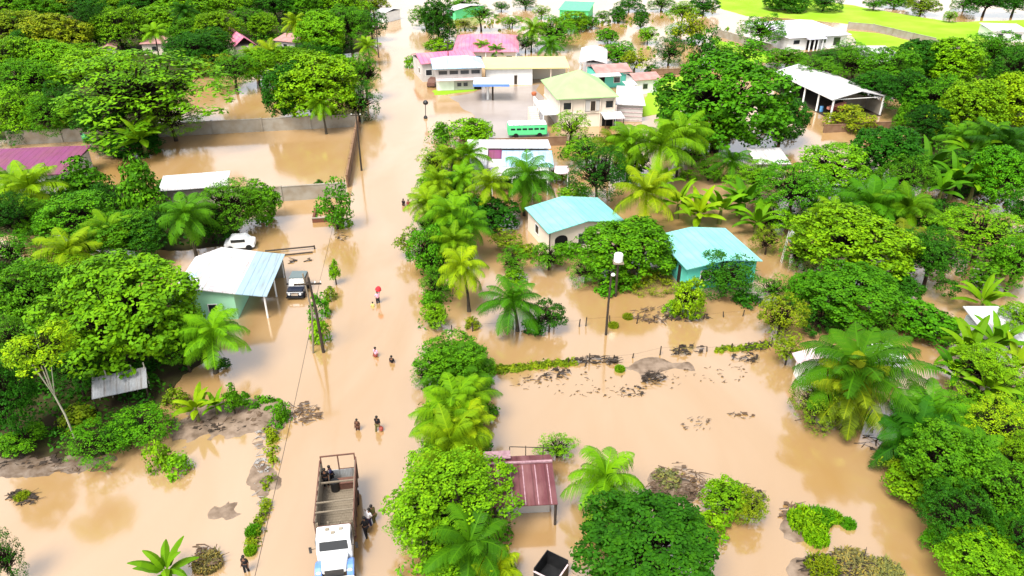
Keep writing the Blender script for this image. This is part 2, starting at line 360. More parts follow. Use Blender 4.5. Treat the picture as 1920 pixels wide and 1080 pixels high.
CR['c'] = [crown_mesh('conical_crown', 90 + i, 'cone', 12, 190, 14, .15) for i in range(2)]
CR['l'] = [crown_mesh('loose_crown', 110 + i, 'loose', 15 + 3 * i, 120, 12, .14) for i in range(3)]

def trunk_mesh(seed, mt, limbs=6, r0=.055, lean=.1):
    rs = random.Random(seed); m = MB(); bx, by = rs.uniform(-lean, lean), rs.uniform(-lean, lean)
    m.tube([(0, 0, -.25), (bx * .3, by * .3, .3), (bx, by, .62), (bx * 1.1, by * 1.1, .85)], [r0 * 1.25, r0, r0 * .75, r0 * .5], 8)
    for i in range(limbs):
        a = i * 2.4 + rs.uniform(-.3, .3); q = rs.uniform(.4, .66)
        m.tube([(bx * .8, by * .8, .5 + .05 * i / limbs), (bx + math.cos(a) * q * .5, by + math.sin(a) * q * .5, .8), (bx + math.cos(a) * q, by + math.sin(a) * q, 1.02 + rs.uniform(-.05, .12))], [r0 * .5, r0 * .36, r0 * .14], 6)
    return m.mesh('trunk', mt)
TR = [trunk_mesh(i, M['bark']) for i in range(4)]
TRP = [trunk_mesh(40 + i, M['palebark'], 5, .03, .25) for i in range(2)]

def shade_branch_mesh(seed, n=150):
    rs = np.random.RandomState(seed); m = MB()
    for i in range(n):
        d = unit(rs.normal(size=3) + np.array([0, 0, .25])); a = d * rs.uniform(.05, .35) - np.array([0, 0, .25]); q = d * rs.uniform(.55, .88); k = (a + q) / 2 + rs.normal(size=3) * .08; t = rs.uniform(.012, .03)
        m.tube([a, k, q], [t, t * .8, t * .4], 4)
    return m.mesh('branches', M['shadebark'])  # dense dark branch mass added to blacken the gaps between leaf clumps
BR = [shade_branch_mesh(i) for i in range(3)]
def palm_mesh(seed, nf=22, droop=1.0, name='palm_crown'):
    rs = np.random.RandomState(seed); C = []; V = []
    for i in range(nf):
        az = i * 2.39996 + rs.uniform(-.25, .25); u = (i + .5) / nf; el = R(78) - u * R(95) * droop + rs.uniform(-.1, .1)
        ln = rs.uniform(.88, 1.05) * (.78 + .22 * u if u < .5 else 1.0); cur = rs.uniform(1.15, 1.7) * (1 - .35 * u)
        tone = np.clip(.62 - .30 * u + rs.uniform(-.22, .22), 0, 1)
        if u > .85: tone = .95
        K = 22; pts = []; p = np.zeros(3); e = el
        for k in range(K + 1):
            pts.append(p.copy()); d = np.array([math.cos(az) * math.cos(e), math.sin(az) * math.cos(e), math.sin(e)]); p = p + d * ln / K
            e -= cur / K * (.5 + 1.1 * k / K)
        side = np.array([-math.sin(az), math.cos(az), 0])
        for k in range(1, K):
            t = k / K; a, b2 = pts[k], pts[k + 1]; fw = unit(b2 - a); up = np.cross(fw, side); up = up if up[2] > 0 else -up
            wl = .30 * (math.sin(math.pi * min(1, .16 + t * .86)) ** .7) * rs.uniform(.85, 1.1)
            for sgn in (-1, 1):
                for h in range(2):
                    if rs.random() < .05: continue
                    o = a + (b2 - a) * (h * .5); wd = fw * ln / K * .44
                    out = unit(side * sgn * .85 + fw * .55 - up * .18); mid = o + out * wl * .55; tip = o + out * wl * .85 - np.array([0, 0, 1]) * wl * rs.uniform(.28, .55)
                    C.append([o, o + wd, mid + wd * .8, mid]); C.append([mid, mid + wd * .8, tip + wd * .15, tip]); vv = np.clip(tone + rs.uniform(-.24, .24), 0, 1); V += [vv, vv]
        for k in range(K):
            a, b2 = pts[k], pts[k + 1]; q = side * .012 * (1.6 - k / K); C.append([a - q, a + q, b2 + q * .9, b2 - q * .9]); V.append(.75)
    v = np.array(C).reshape(-1, 3); n = len(C)
    me = bpy.data.meshes.new(name); me.from_pydata([tuple(x) for x in v], [], [(4 * i, 4 * i + 1, 4 * i + 2, 4 * i + 3) for i in range(n)])
    me.materials.append(M['frond']); at = me.attributes.new('leafvar', 'FLOAT', 'FACE'); at.data.foreach_set('value', np.array(V, dtype=np.float32)); return me
PALM = [palm_mesh(200 + i, 19 + i, (1.0, 1.15, 1.25, 1.08, 1.3)[i]) for i in range(5)]
PALMUP = [palm_mesh(230 + i, 22, .8) for i in range(2)]          # young palms with fronds held up

def banana_mesh(seed, nf=9):
    rs = np.random.RandomState(seed); C = []; V = []
    for i in range(nf):
        az = i * 2.39996 + rs.uniform(-.3, .3); u = (i + .5) / nf; e = R(82) - u * R(60); ln = rs.uniform(.85, 1.05); cur = rs.uniform(1.3, 2.1); tone = np.clip(.72 - .3 * u + rs.uniform(-.2, .2), 0, 1)
        K = 9; p = np.array([0, 0, 0.0]); side = np.array([-math.sin(az), math.cos(az), 0]); prev = None
        for k in range(K + 1):
            t = k / K; d = np.array([math.cos(az) * math.cos(e), math.sin(az) * math.cos(e), math.sin(e)]); up = np.cross(d, side); up = up if up[2] > 0 else -up
            wl = .115 * (0.06 if t < .15 else math.sin(math.pi * min(.985, .10 + .9 * t)) ** .6) * rs.uniform(.86, 1.08)
            cur3 = (p + side * wl - up * wl * .35 * (1 + t), p.copy(), p - side * wl - up * wl * .35 * (1 + t))
            if prev is not None:
                C.append([prev[0], prev[1], cur3[1], cur3[0]]); C.append([prev[1], prev[2], cur3[2], cur3[1]]); V += [np.clip(tone + rs.uniform(-.1, .1), 0, 1), np.clip(tone + rs.uniform(-.1, .1), 0, 1)]
            prev = cur3; p = p + d * ln / K; e -= cur / K * (.3 + 1.3 * t)
    v = np.array(C).reshape(-1, 3); n = len(C)
    me = bpy.data.meshes.new('banana_leaves'); me.from_pydata([tuple(x) for x in v], [], [(4 * i, 4 * i + 1, 4 * i + 2, 4 * i + 3) for i in range(n)])
    me.materials.append(M['frond']); at = me.attributes.new('leafvar', 'FLOAT', 'FACE'); at.data.foreach_set('value', np.array(V, dtype=np.float32)); return me
BAN = [banana_mesh(300 + i, 11 + i) for i in range(3)]
BSTEM = MB().tube([(0, 0, -.3), (.02, 0, .5), (0, 0, 1.02)], [.085, .07, .05], 8).mesh('stem', M['stem'])
def palm_trunk(seed):
    rs = random.Random(seed); a = rs.uniform(0, 6.28); q = rs.uniform(.04, .09)
    pts = [(math.cos(a) * q * (1 - t) * (1 + t), math.sin(a) * q * (1 - t) * (1 + t), t) for t in (-.12, 0, .2, .4, .6, .8, 1.0)]
    return MB().tube(pts, [.042, .036, .027, .024, .022, .021, .026], 8).mesh('trunk', M['palmbark'])
PTR = [palm_trunk(i) for i in range(3)]

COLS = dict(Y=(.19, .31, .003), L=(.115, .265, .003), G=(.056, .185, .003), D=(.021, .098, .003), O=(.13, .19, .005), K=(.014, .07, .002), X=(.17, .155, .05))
NAMES = dict(o='spreading_tree', b='broadleaf_tree', m='broadleaf_tree', s='shrub', f='feathery_tree', c='conical_tree', l='sapling', p='coconut_palm', u='young_palm', n='banana_plant', t='slender_tree')
CATS = dict(o='tree', b='tree', m='tree', s='shrub', f='tree', c='tree', l='tree', p='palm', u='palm', n='banana plant', t='tree')
rng = random.Random(7); cnt = {}
def pick(lst, key):
    cnt[key] = cnt.get(key, -1) + 1; return lst[cnt[key] % len(lst)]
def jit(c):
    k = rng.uniform(.88, 1.14); return (c[0] * k * rng.uniform(.88, 1.12), c[1] * k, c[2])
def plant(kind, px, py, wpx, hpx, col, label, ht=None, group=None):
    """one tree, its crown centred at pixel (px, py) and wpx x hpx pixels large in the photograph; ht = clear trunk height in metres"""
    c = jit(COLS[col]); rot = rng.uniform(0, 6.28)
    if kind in 'pun':
        h = ht if ht is not None else {'p': 6.0, 'u': 1.2, 'n': 2.2}[kind]
        P = G(px, py, h); r = wpx / 2 / S(P) / (.82 if kind != 'n' else .72)
        base = Vector((P.x, P.y, 0)); t = thing(NAMES[kind], label, CATS[kind], base, rot, group)
        c = tuple(x * (.68 if kind == 'u' else .8) for x in c); r *= rng.uniform(.92, 1.08); put('crown', pick({'p': PALM, 'u': PALMUP, 'n': BAN}[kind], kind), t, (0, 0, h), (rng.uniform(-.2, .2), rng.uniform(-.2, .2), 0), (r, r, r * rng.uniform(.9, 1.15)), c)
        if kind == 'n': put('stem', BSTEM, t, (0, 0, 0), (0, 0, 0), (max(1.2, r * .8), max(1.2, r * .8), h))
        elif h > .6: put('trunk', pick(PTR, 'pt'), t, (0, 0, 0), (0, 0, 0), (6, 6, h))
        return t
    clear = ht if ht is not None else {'o': 1.4, 'b': 1.6, 'm': .3, 's': 0, 'f': 2.6, 'c': .5, 'l': .8, 't': 5.0}[kind]
    hc = clear + 2
    for _ in range(4):
        P = G(px, py, hc); s = S(P); r = wpx * .93 / 2 / s; tn = (H - hc) / math.hypot(P.x, P.y); cd = 1 / math.sqrt(1 + tn * tn); sd_ = tn * cd
        q = ((hpx * .93 / 2 / s) ** 2 - (r * sd_) ** 2) / cd ** 2; rz = math.sqrt(max(q, (.5 * r) ** 2)); rz = min(rz, 2.2 * r)
        hc = clear + rz * (.55 if kind == 's' else .9)
    base = Vector((P.x, P.y, 0))
    if kind == 's':
        lst = CR['m'] if r > 2.2 else CR['s']
        o = put('shrub', pick(lst, 's'), None, (P.x, P.y, hc), (0, 0, rot), (r, r, rz), c); return tag(o, label, 'shrub', group)
    t = thing(NAMES[kind], label, CATS[kind], base, rot, group)
    lst = CR['h' if r > 5.2 else 'b' if (kind == 'b' or (kind == 'm' and r > 3.6)) else 'm'] if kind in 'bm' else (CR['m'] if kind == 't' else CR[kind])
    cm = CR['h'][1] if 'glossy' in label or 'dome' in label or 'wide dark' in label else pick(lst, kind); put('crown', cm, t, (0, 0, hc), (rng.uniform(-.08, .08), rng.uniform(-.08, .08), 0), (r * (q_ := rng.uniform(.9, 1.1)), r / q_, rz), c)
    if kind in 'bmfto': put('branches', pick(BR, 'br'), t, (0, 0, hc), (0, 0, 0), (r * .9, r * .9, rz * .85))  # dark branches added as canopy shade behind the leaves
    put('trunk', pick(TRP if kind == 't' else TR, 'tr'), t, (0, 0, 0), (0, 0, 0), (max(r, 1.2), max(r, 1.2), hc))
    return t

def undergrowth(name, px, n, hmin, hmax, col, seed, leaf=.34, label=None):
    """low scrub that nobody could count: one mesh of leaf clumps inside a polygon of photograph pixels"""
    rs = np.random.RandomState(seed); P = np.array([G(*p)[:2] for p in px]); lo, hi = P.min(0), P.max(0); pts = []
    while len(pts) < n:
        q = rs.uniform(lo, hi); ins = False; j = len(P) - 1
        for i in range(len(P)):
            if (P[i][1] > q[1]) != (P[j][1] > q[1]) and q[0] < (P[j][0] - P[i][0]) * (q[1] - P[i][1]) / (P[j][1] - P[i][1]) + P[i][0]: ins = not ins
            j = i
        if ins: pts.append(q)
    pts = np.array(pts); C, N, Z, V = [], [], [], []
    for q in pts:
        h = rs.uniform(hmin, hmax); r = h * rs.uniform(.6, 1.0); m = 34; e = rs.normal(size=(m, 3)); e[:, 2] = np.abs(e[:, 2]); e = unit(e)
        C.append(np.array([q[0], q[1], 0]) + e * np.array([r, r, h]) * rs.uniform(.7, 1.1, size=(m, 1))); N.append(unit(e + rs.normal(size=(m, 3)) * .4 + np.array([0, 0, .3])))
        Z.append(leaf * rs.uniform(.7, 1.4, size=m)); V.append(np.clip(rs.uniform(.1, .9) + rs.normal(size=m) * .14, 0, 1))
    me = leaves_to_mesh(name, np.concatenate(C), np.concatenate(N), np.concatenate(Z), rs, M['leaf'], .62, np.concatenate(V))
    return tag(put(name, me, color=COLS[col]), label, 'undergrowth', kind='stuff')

def grass_mesh(seed, n, r, h):
    rs = np.random.RandomState(seed); v = []; f = []
    for i in range(n):
        a = rs.uniform(0, 6.28); q = r * math.sqrt(rs.random()); x, y = q * math.cos(a), q * math.sin(a); b = rs.uniform(0, 6.28); hh = h * rs.uniform(.6, 1.2) * (1 - .4 * q / r)
        o = rs.uniform(.2, .9) * hh; w_ = .05 * rs.uniform(.7, 1.4) * (r / 1.2); dx, dy = math.cos(b), math.sin(b); k = len(v)
        v += [(x - dy * w_, y + dx * w_, -.05), (x + dy * w_, y - dx * w_, -.05), (x + dx * o * .4 + dy * w_, y + dy * o * .4 - dx * w_, hh * .75), (x + dx * o * .4 - dy * w_, y + dy * o * .4 + dx * w_, hh * .75), (x + dx * o, y + dy * o, hh * .8)]
        f += [(k, k + 1, k + 2, k + 3), (k + 3, k + 2, k + 4)]
    me = bpy.data.meshes.new('grass_clump'); me.from_pydata(v, [], f); me.materials.append(M['frond'])
    at = me.attributes.new('leafvar', 'FLOAT', 'FACE'); at.data.foreach_set('value', rs.random(len(f)).astype(np.float32)); return me

def debris(name, px, py, wpx, hpx, n, label, mt='twig', seed=0, ln=.7, cat='debris', pile=.12):
    """twigs, stalks and scraps lying on the water"""
    rs = random.Random(seed + int(px) * 7 + int(py)); m = MB(); c = G(px, py)
    for i in range(n):
        a = rs.uniform(0, 6.28); q = math.sqrt(rs.random()); p = G(px + math.cos(a) * q * wpx / 2, py + math.sin(a) * q * hpx / 2) - c; b = rs.gauss(0, .7); l = ln * rs.uniform(.4, 1.4); z = rs.uniform(.0, pile)
        d = Vector((math.cos(b) * l / 2, math.sin(b) * l / 2, rs.uniform(-.1, .25) * l)); k = Vector((-d.y, d.x, 0)) * rs.uniform(-.3, .3); t = rs.uniform(.02, .05) * min(1, ln / .7)
        m.tube([p - d + Vector((0, 0, z)), p + k + Vector((0, 0, z + .03)), p + d + Vector((0, 0, z))], [t, t * .9, t * .4], 5)
        if rs.random() < .35:
            s = rs.uniform(.08, .2) * min(1, ln / .7); m.slab([(p.x - s, p.y - s * .6, z + .05), (p.x + s, p.y - s * .7, z + .07), (p.x + s * .9, p.y + s, z + .05), (p.x - s * .7, p.y + s * .8, z + .08)], .03)
    return tag(m.build(name, M[mt], None, c), label, cat, kind='stuff')
# ---------------------------------------------------------------- buildings
def site(fl, fr, by, ze, depth=None):
    """ground frame of a building from its front eave corners (photograph pixels, at height ze) and the pixel row of its back eave"""
    A, B = G(*fl, ze), G(*fr, ze); v = B - A; rz = math.atan2(v.y, v.x); mx = (fl[0] + fr[0]) / 2
    d = depth or (G(mx, by, ze) - (A + B) / 2).length
    return (A.x, A.y, 0), rz, math.hypot(v.x, v.y), d
def gable_y(m, x0, x1, y0, y1, ze, zr, t=.10, xm=None):
    xm = (x0 + x1) / 2 if xm is None else xm
    m.slab([(x0, y0, ze), (xm, y0, zr), (xm, y1, zr), (x0, y1, ze)], t); m.slab([(xm + .002, y0, zr + .003), (x1, y0, ze), (x1, y1, ze), (xm + .002, y1, zr + .003)], t); return m
def gable_x(m, x0, x1, y0, y1, ze, zr, t=.10):
    ym = (y0 + y1) / 2
    m.slab([(x0, y0, ze), (x1, y0, ze), (x1, ym, zr), (x0, ym, zr)], t); m.slab([(x0, ym + .002, zr + .003), (x1, ym + .002, zr + .003), (x1, y1, ze), (x0, y1, ze)], t); return m
def hip(m, x0, x1, y0, y1, ze, zr, k=None, t=.10):
    ym = (y0 + y1) / 2; k = (y1 - y0) / 2 if k is None else k; a, b = (x0 + k, ym, zr), (x1 - k, ym, zr)
    if x1 - x0 <= 2 * k + .2: a = b = ((x0 + x1) / 2, ym, zr)
    m.slab([(x0, y0, ze), (x1, y0, ze), b, a] if a != b else [(x0, y0, ze), (x1, y0, ze), a], t); m.slab([(x1, y1, ze), (x0, y1, ze), a, b] if a != b else [(x1, y1, ze), (x0, y1, ze), a], t)
    m.slab([(x1, y0, ze), (x1, y1, ze), b], t); m.slab([(x0, y1, ze), (x0, y0, ze), a], t); return m
def walls(m, x0, x1, y0, y1, h, gable=None, zr=0):
    if gable == 'y': m.prism([(x0, -.6), (x1, -.6), (x1, h), ((x0 + x1) / 2, zr), (x0, h)], y0, y1)
    else: m.box(x0, x1, y0, y1, -.6, h)
    return m
def window(par, x, y, z, ww, hh, face='F', frame='white', door=False):
    """frame with a pane set in it; face F looks to -y, L to -x, R to +x"""
    fr, gl = MB(), MB(); b = .07; e = .06
    def bx(m, u0, u1, z0, z1, o0, o1):
        if face == 'F': m.box(x + u0, x + u1, y - o1, y - o0, z0, z1)
        elif face == 'L': m.box(x - o1, x - o0, y + u0, y + u1, z0, z1)
        else: m.box(x + o0, x + o1, y + u0, y + u1, z0, z1)
    bx(fr, -ww / 2 - b, ww / 2 + b, z - b, z, .002, e); bx(fr, -ww / 2 - b, ww / 2 + b, z + hh, z + hh + b, .002, e)
    bx(fr, -ww / 2 - b, -ww / 2, z, z + hh, .002, e); bx(fr, ww / 2, ww / 2 + b, z, z + hh, .002, e)
    f = fr.build('door' if door else 'window', M[frame], par); bx(gl, -ww / 2, ww / 2, z, z + hh, .003, .03)
    gl.build('panel' if door else 'pane', M['dwood' if door else 'glass'], f)
def posts(par, xs, h, r=.07, mt='white', name='post', h2=None):
    for (x, y) in xs: MB().tube([(x, y, -.7), (x, y, h)], r, 8).build(name, M[mt], par)

# mint house on the left of the road
loc, rz, W, D = site((352, 554), (506, 557), 0, 2.5, 8.7); rz = R(4); B_ = G(500, 556, 2.5); W *= .96; loc = (B_.x - W * math.cos(rz), B_.y - W * math.sin(rz), 0)
t = thing('mint_house', 'mint green house with patchy white gable roof and open carport beside the road', 'house', loc, rz)
MB().slab([(-1.6, 0, 2.5), (1.2, 0, 3.5), (1.2, D, 3.5), (-1.6, D, 2.5)], .09).slab([(1.202, 0, 3.503), (4.6, 0, 2.92), (4.6, D, 2.92), (1.202, D, 3.503)], .09).build('roof', M['wroof'], t); MB().slab([(4.602, 0, 2.9), (W, 0, 2.5), (W, D, 2.5), (4.602, D, 2.9)], .07).build('carport_roof', M['bwroof'], t)
m = MB(); m.prism([(-1.2, -.6), (4.3, -.6), (4.3, 2.8), (1.2, 3.35), (-1.2, 2.5)], .35, D - .3); m.build('wall', M['mint'], t)
window(t, 2.2, .35, .9, .75, .75); posts(t, [(W - .35, .35), (W - .35, D - .4), (W - .35, D / 2)], 2.45, .09, 'white', 'carport_post')
MB().box(4.32, W - .2, D - .45, D - .35, -.6, 2.4).build('carport_back_wall', M['conc'], t)
for k, (x0, x1, y0, y1, mt_) in enumerate([(2.4, 4.4, 5.4, 6.6, 'strip'), (2.2, 4.2, .1, .9, 'strip'), (-1.0, .7, 3.2, 4.4, 'broof')]):
    z = lambda x: 2.5 + 1.0 * ((W - x) / (W - 1.2) if x > 1.2 else (x + 1.6) / 2.8) + .012
    MB().slab([(x0, y0, z(x0)), (x1, y0, z(x1)), (x1, y1, z(x1)), (x0, y1, z(x0))], .01).build('roof_patch', M[mt_], t)

# turquoise roofed house with the arched porch
loc, rz, W, D = site((1028, 438), (1180, 402), 0, 2.7, 7.4); rz -= R(9); W = 9.3
t = thing('turquoise_house', 'cream house under a pale turquoise gable roof with an arched porch', 'house', loc, rz)
gable_y(MB(), 0, W, 0, D, 2.7, 3.5, .09).build('roof', M['troof'], t)
walls(MB(), .3, W - .3, .5, D - .4, 2.62, 'y', 3.36).build('wall', M['cream'], t)
m = MB(); a = [(x, z) for x, z in [(-.75, -.3), (.75, -.3), (.75, 1.5)]] + [(.75 * math.cos(k * math.pi / 8), 1.5 + .5 * math.sin(k * math.pi / 8)) for k in range(1, 9)]
m.prism([(1.75 + x, z) for x, z in a], .46, .52).build('arch_shade_panel', M['dark'], t)  # black arch panel on the wall, painted as porch shade
window(t, 4.3, .5, .5, .95, 1.35, frame='greyw'); window(t, .3, 4, .9, 1.0, 1.0, 'L'); window(t, 7.4, .5, .9, 1.1, 1.1)
MB().box(.0, W, -.4, .2, -.4, .12).build('porch_step', M['conc'], t); posts(t, [(.25, .15)], 2.6, .07, 'dwood')

# the second turquoise roofed house
loc, rz, W, D = site((1303, 494), (1430, 489), 0, 2.7, 8.0); rz = R(13); W = 8.2; B_ = G(1430, 489, 2.7); loc = (B_.x - W * math.cos(rz), B_.y - W * math.sin(rz), 0)
t = thing('turquoise_house', 'turquoise walled house with a broad pale turquoise roof behind dark bushes', 'house', loc, rz)
gable_y(MB(), 0, W, 0, D, 2.7, 3.25, .09).build('roof', M['troof'], t)
walls(MB(), .45, W - .3, .5, D - .4, 2.6, 'y', 3.1).build('wall', M['tealw'], t)
window(t, .45, 2.2, 0, .8, 2.0, 'L', 'tealw', True); window(t, .45, 5.8, 1.2, .8, .9, 'L', 'white'); window(t, 2.4, .5, 1, 1, 1); window(t, 5, .5, 1, 1, 1)
MB().slab([(-.6, D - .9, 2.3), (1.6, D - .9, 2.3), (1.6, D + 1.6, 2.1), (-.6, D + 1.6, 2.1)], .06).build('lean_to_roof', M['zinc'], t)

# long open warehouse
loc, rz, W, D = site((1564, 187), (1662, 181), 0, 3.3, 20)
t = thing('open_warehouse', 'long open sided warehouse with a white gable roof and dark interior', 'warehouse', loc, rz)
gable_y(MB(), -.3, W + .3, 0, D, 3.3, 4.5, .12).build('roof', M['wroof'], t)
posts(t, [(.2, .3), (.2, 4.6), (.2, 9), (.2, 13.5), (W - .2, .3), (W - .2, 9), (W - .2, 18)], 3.25, .17, 'white')
MB().tube([(.2, .3, 3.2), (W - .2, .3, 3.2)], .07).build('tie_beam', M['white'], t)
MB().box(W * .52, W - .25, 4.5, 4.7, -.5, 2.6).box(W - .3, W - .22, .6, D - 1, -.5, 2.4).box(.6, W - .6, D - .5, D - .4, -.5, 3.2).build('inner_wall', M['conc'], t)
MB().box(0, W, 0, D, -.5, .12).build('floor_slab', M['dwood'], t)
gx = Matrix.Rotation(rz, 4, 'Z'); wp = lambda x, y, z: gx @ Vector((x, y, z)) + Vector(loc)
mc = thing('farm_machine', 'rust red farm machine with a salmon chute parked inside the warehouse', 'machine', wp(2.6, 2.2, .12), rz)
MB().box(-1.1, 1.5, -.5, .7, .5, 1.3).build('body', M['reddk'], mc, bevel=.08)
MB().prism([(-1.9, .9), (1.2, 1.5), (1.2, 2.0), (-1.9, 1.3)], -.35, .35).build('chute', M['salmon'], mc)
for sx in (-.8, 1.1):
    for sy in (-.6, .8): MB().tube([(sx, sy - .08, .42), (sx, sy + .08, .42)], .42, 14).build('wheel', M['rubber'], mc)
tag(MB().lathe([(.30, 0), (.32, .1), (.31, .5), (.32, .85), (.28, .95)]).build('drum', M['blueb'], None, wp(.75, 4.0, .12)), 'blue plastic drum by a white post of the open warehouse', 'drum')

# pale green hipped two-storey house
loc, rz, W, D = site((1050, 185), (1157, 180), 148, 4.9)
t = thing('hipped_house', 'two storey cream house with a pale green hipped roof and outside staircase', 'house', loc, rz)
hip(MB(), -.6, W + .3, -.3, D + .4, 4.9, 7.9, k=D / 2 + .2, t=.14).build('roof', M['groof'], t)
m = walls(MB(), 0, W - .2, .3, D, 4.76); m.box(-.1, W - .1, .15, D + .1, 2.25, 2.5); m.build('wall', M['cream'], t)
MB().box(4.3, 6.6, .08, .32, 2.62, 4.3).build('balcony_recess', M['greyw'], t)
window(t, 5.5, .07, 2.65, .8, 1.6, 'F', 'cream', True); window(t, 1.4, .3, 3.0, 1.4, 1.1, frame='cream'); window(t, 8.3, .3, 3, 1.2, 1.1, frame='cream')
posts(t, [(.05, .12), (2.0, .12), (4.15, .12), (6.75, .12), (W - .3, .12)], 4.75, .09, 'cream', 'pillar')
m = MB(); m.box(-2.6, -.05, .4, D * .7, 2.2, 2.45); m.box(-2.65, -2.5, .4, D * .7, 2.45, 3.3); m.build('side_balcony', M['white'], t)
posts(t, [(-2.5, .5), (-2.5, D * .35), (-2.5, D * .68)], 2.2, .1, 'white', 'balcony_post')
m = MB()
for k in range(10): m.box(-4.1, -2.7, 1 + k * .45, 1.45 + k * .45, -.3, .25 + k * .22)
m.build('staircase', M['cream'], t)
MB().slab([(6.8, -2.6, 2.0), (10.2, -2.6, 2.0), (10.2, .05, 2.4), (6.8, .05, 2.4)], .08).build('porch_roof', M['wroof'], t); posts(t, [(7, -2.4), (10, -2.4)], 1.95, .07, 'dwood', 'porch_post')
MB().box(7.2, 9.4, .2, .29, 0, 2.0).build('garage_shade_panel', M['dark'], t)  # black panel painted as the shade inside the garage
MB().lathe([(.28, 0), (.4, .15), (.45, .5), (.3, .62)], 12).build('roof_pot', M['clay'], t, (-2.55, D * .7, 3.3))

# small white-roofed annex beside it
loc, rz, W, D = site((1156, 195), (1207, 197), 170, 2.9)
t = thing('annex', 'small grey plank annex with a white lean-to roof right of the green roof', 'annex', loc, rz)
MB().slab([(-.2, -.2, 2.9), (W + .3, -.2, 2.9), (W - .4, D, 3.7), (-.2, D, 3.7)], .1).build('roof', M['wroof'], t); walls(MB(), .1, W - .1, .2, D - .2, 2.78).build('wall', M['greyw'], t)
m = MB()
for k in range(4): m.box(.05, W - .05, .13, .198, .2 + k * .65, .32 + k * .65)
m.build('wall_rail', M['strip'], t)

# pink hall
loc, rz, W, D = site((848, 97), (973, 97), 66, 3.0)
t = thing('pink_hall', 'large hall with a bright pink hipped roof behind small palms', 'hall', loc, rz)
hip(MB(), 0, W, 0, D, 3.0, 5.0, k=3.6).build('roof', M['proof'], t); walls(MB(), .7, W - .7, .8, D - .8, 2.9).build('wall', M['cream'], t)
for x in (2.2, 5.5, 8.8, 12): window(t, x, .8, .8, 1.2, 1.2)
posts(t, [(.6, .3), (W / 2, .3), (W - .6, .3)], 2.95, .1, 'white')

# pale blue house by the road, two storeys, with a pink wing behind
loc, rz, W, D = site((814, 128), (906, 125), 108, 4.3)
t = thing('blue_roofed_house', 'two storey grey house with a pale blue hipped roof and band of dark windows', 'house', loc, rz)
hip(MB(), -.3, W + .3, -.5, D, 4.3, 5.6, k=3.0).build('roof', M['broof'], t); walls(MB(), .3, W - .3, .3, D - .3, 4.2).build('wall', M['greyw'], t)
for k in range(4): window(t, 1.6 + k * 2.05, .3, 3.0, 1.6, .7, frame='greyw')
MB().slab([(.3, -.7, 2.1), (W - .6, -.7, 2.1), (W - .6, .25, 2.35), (.3, .25, 2.35)], .08).build('awning', M['strip'], t)
MB().box(.5, 3.6, .2, .29, -.4, 1.9).build('shutter', M['white'], t); window(t, 4.6, .3, .7, .8, .7, frame='greyw'); window(t, 5.8, .3, .7, .8, .7, frame='greyw'); MB().box(7.4, 8.8, .22, .29, -.4, 2.0).build('doorway_shade_panel', M['dark'], t)  # the doorway is a black panel, its shade put into the colour
loc, rz, W, D = site((789, 120), (896, 112), 97, 3.6)
t = thing('pink_roofed_house', 'long house with a faded pink gable roof behind the blue roofed house', 'house', loc, rz)
gable_x(MB(), 0, W, 0, D, 3.6, 4.7).build('roof', M['proof'], t); walls(MB(), .3, W - .3, .4, D - .4, 3.45).build('wall', M['greyw'], t); window(t, 1.6, .4, 1.2, 1.2, 1.1); window(t, .3, 3, 1.2, 1.2, 1.0, 'L')

# long white block with yellow roof, canopy
loc, rz, W, D = site((910, 128), (1068, 126), 110, 3.3)
t = thing('shop_block', 'long white block with a faded yellow roof and arched doorway', 'shop', loc, rz)
MB().slab([(-.2, -.3, 3.3), (W, -.3, 3.3), (W, D, 3.7), (-.2, D, 3.7)], .16).build('roof', M['yroof'], t)
MB().box(.1, W * .56, .3, D - .2, -.6, 3.1).build('wall', M['white'], t); MB().box(W * .562, W - .2, D * .6, D - .2, -.6, 3.1).build('rear_wall', M['cream'], t)
window(t, W * .36, .3, .1, .55, 1.7, 'F', 'greyw', True); posts(t, [(W * .78, .2), (W - .2, .2)], 3.1, .1, 'cream')
c = G(924, 188); t = thing('canopy', 'flat white canopy with blue fascia on a central post in the yard', 'canopy', c, .0)
MB().box(-3.4, 3.0, -1.5, 3.4, 3.15, 3.3).build('canopy_top', M['white'], t); MB().box(-3.45, 3.05, -1.56, -1.5, 2.85, 3.31).box(-3.46, -3.4, -1.5, 3.4, 2.85, 3.29).box(3.0, 3.06, -1.5, 3.4, 2.85, 3.29).build('fascia', M['truckb'], t)
MB().tube([(0, 0, -.5), (0, 0, 3.15)], .16, 10).build('post', M['dwood'], t); MB().tube([(-.9, .4, -.5), (-.9, .4, 3.15)], .22, 10).build('rear_post', M['white'], t)

# cluster right of the green roof
loc, rz, W, D = site((1088, 117), (1138, 117), 89, 3.3)
t = thing('white_roofed_house', 'house with a plain white gable roof and open left side', 'house', loc, rz - .12)
gable_y(MB(), -.3, W, 0, D, 3.3, 3.9).build('roof', M['wroof'], t); walls(MB(), 1.2, W - .4, .5, D - .5, 3.2).build('wall', M['greyw'], t); posts(t, [(0, .3), (0, D * .35), (0, D * .65), (0, D - .3)], 3.2, .09, 'white'); window(t, 3, .5, 1.7, 2.2, .6, frame='greyw')
loc, rz, W, D = site((1118, 138), (1186, 134), 121, 2.9)
t = thing('turquoise_shop', 'turquoise fronted shop under a brown and pink roof', 'shop', loc, rz)
gable_x(MB(), 0, W, 0, D, 2.9, 3.8).build('roof', M['oroof'], t); MB().slab([(-2.5, -1.4, 2.6), (4.6, -1.4, 2.6), (4.6, 0, 2.88), (-2.5, 0, 2.88)], .08).build('awning', M['wroof'], t)
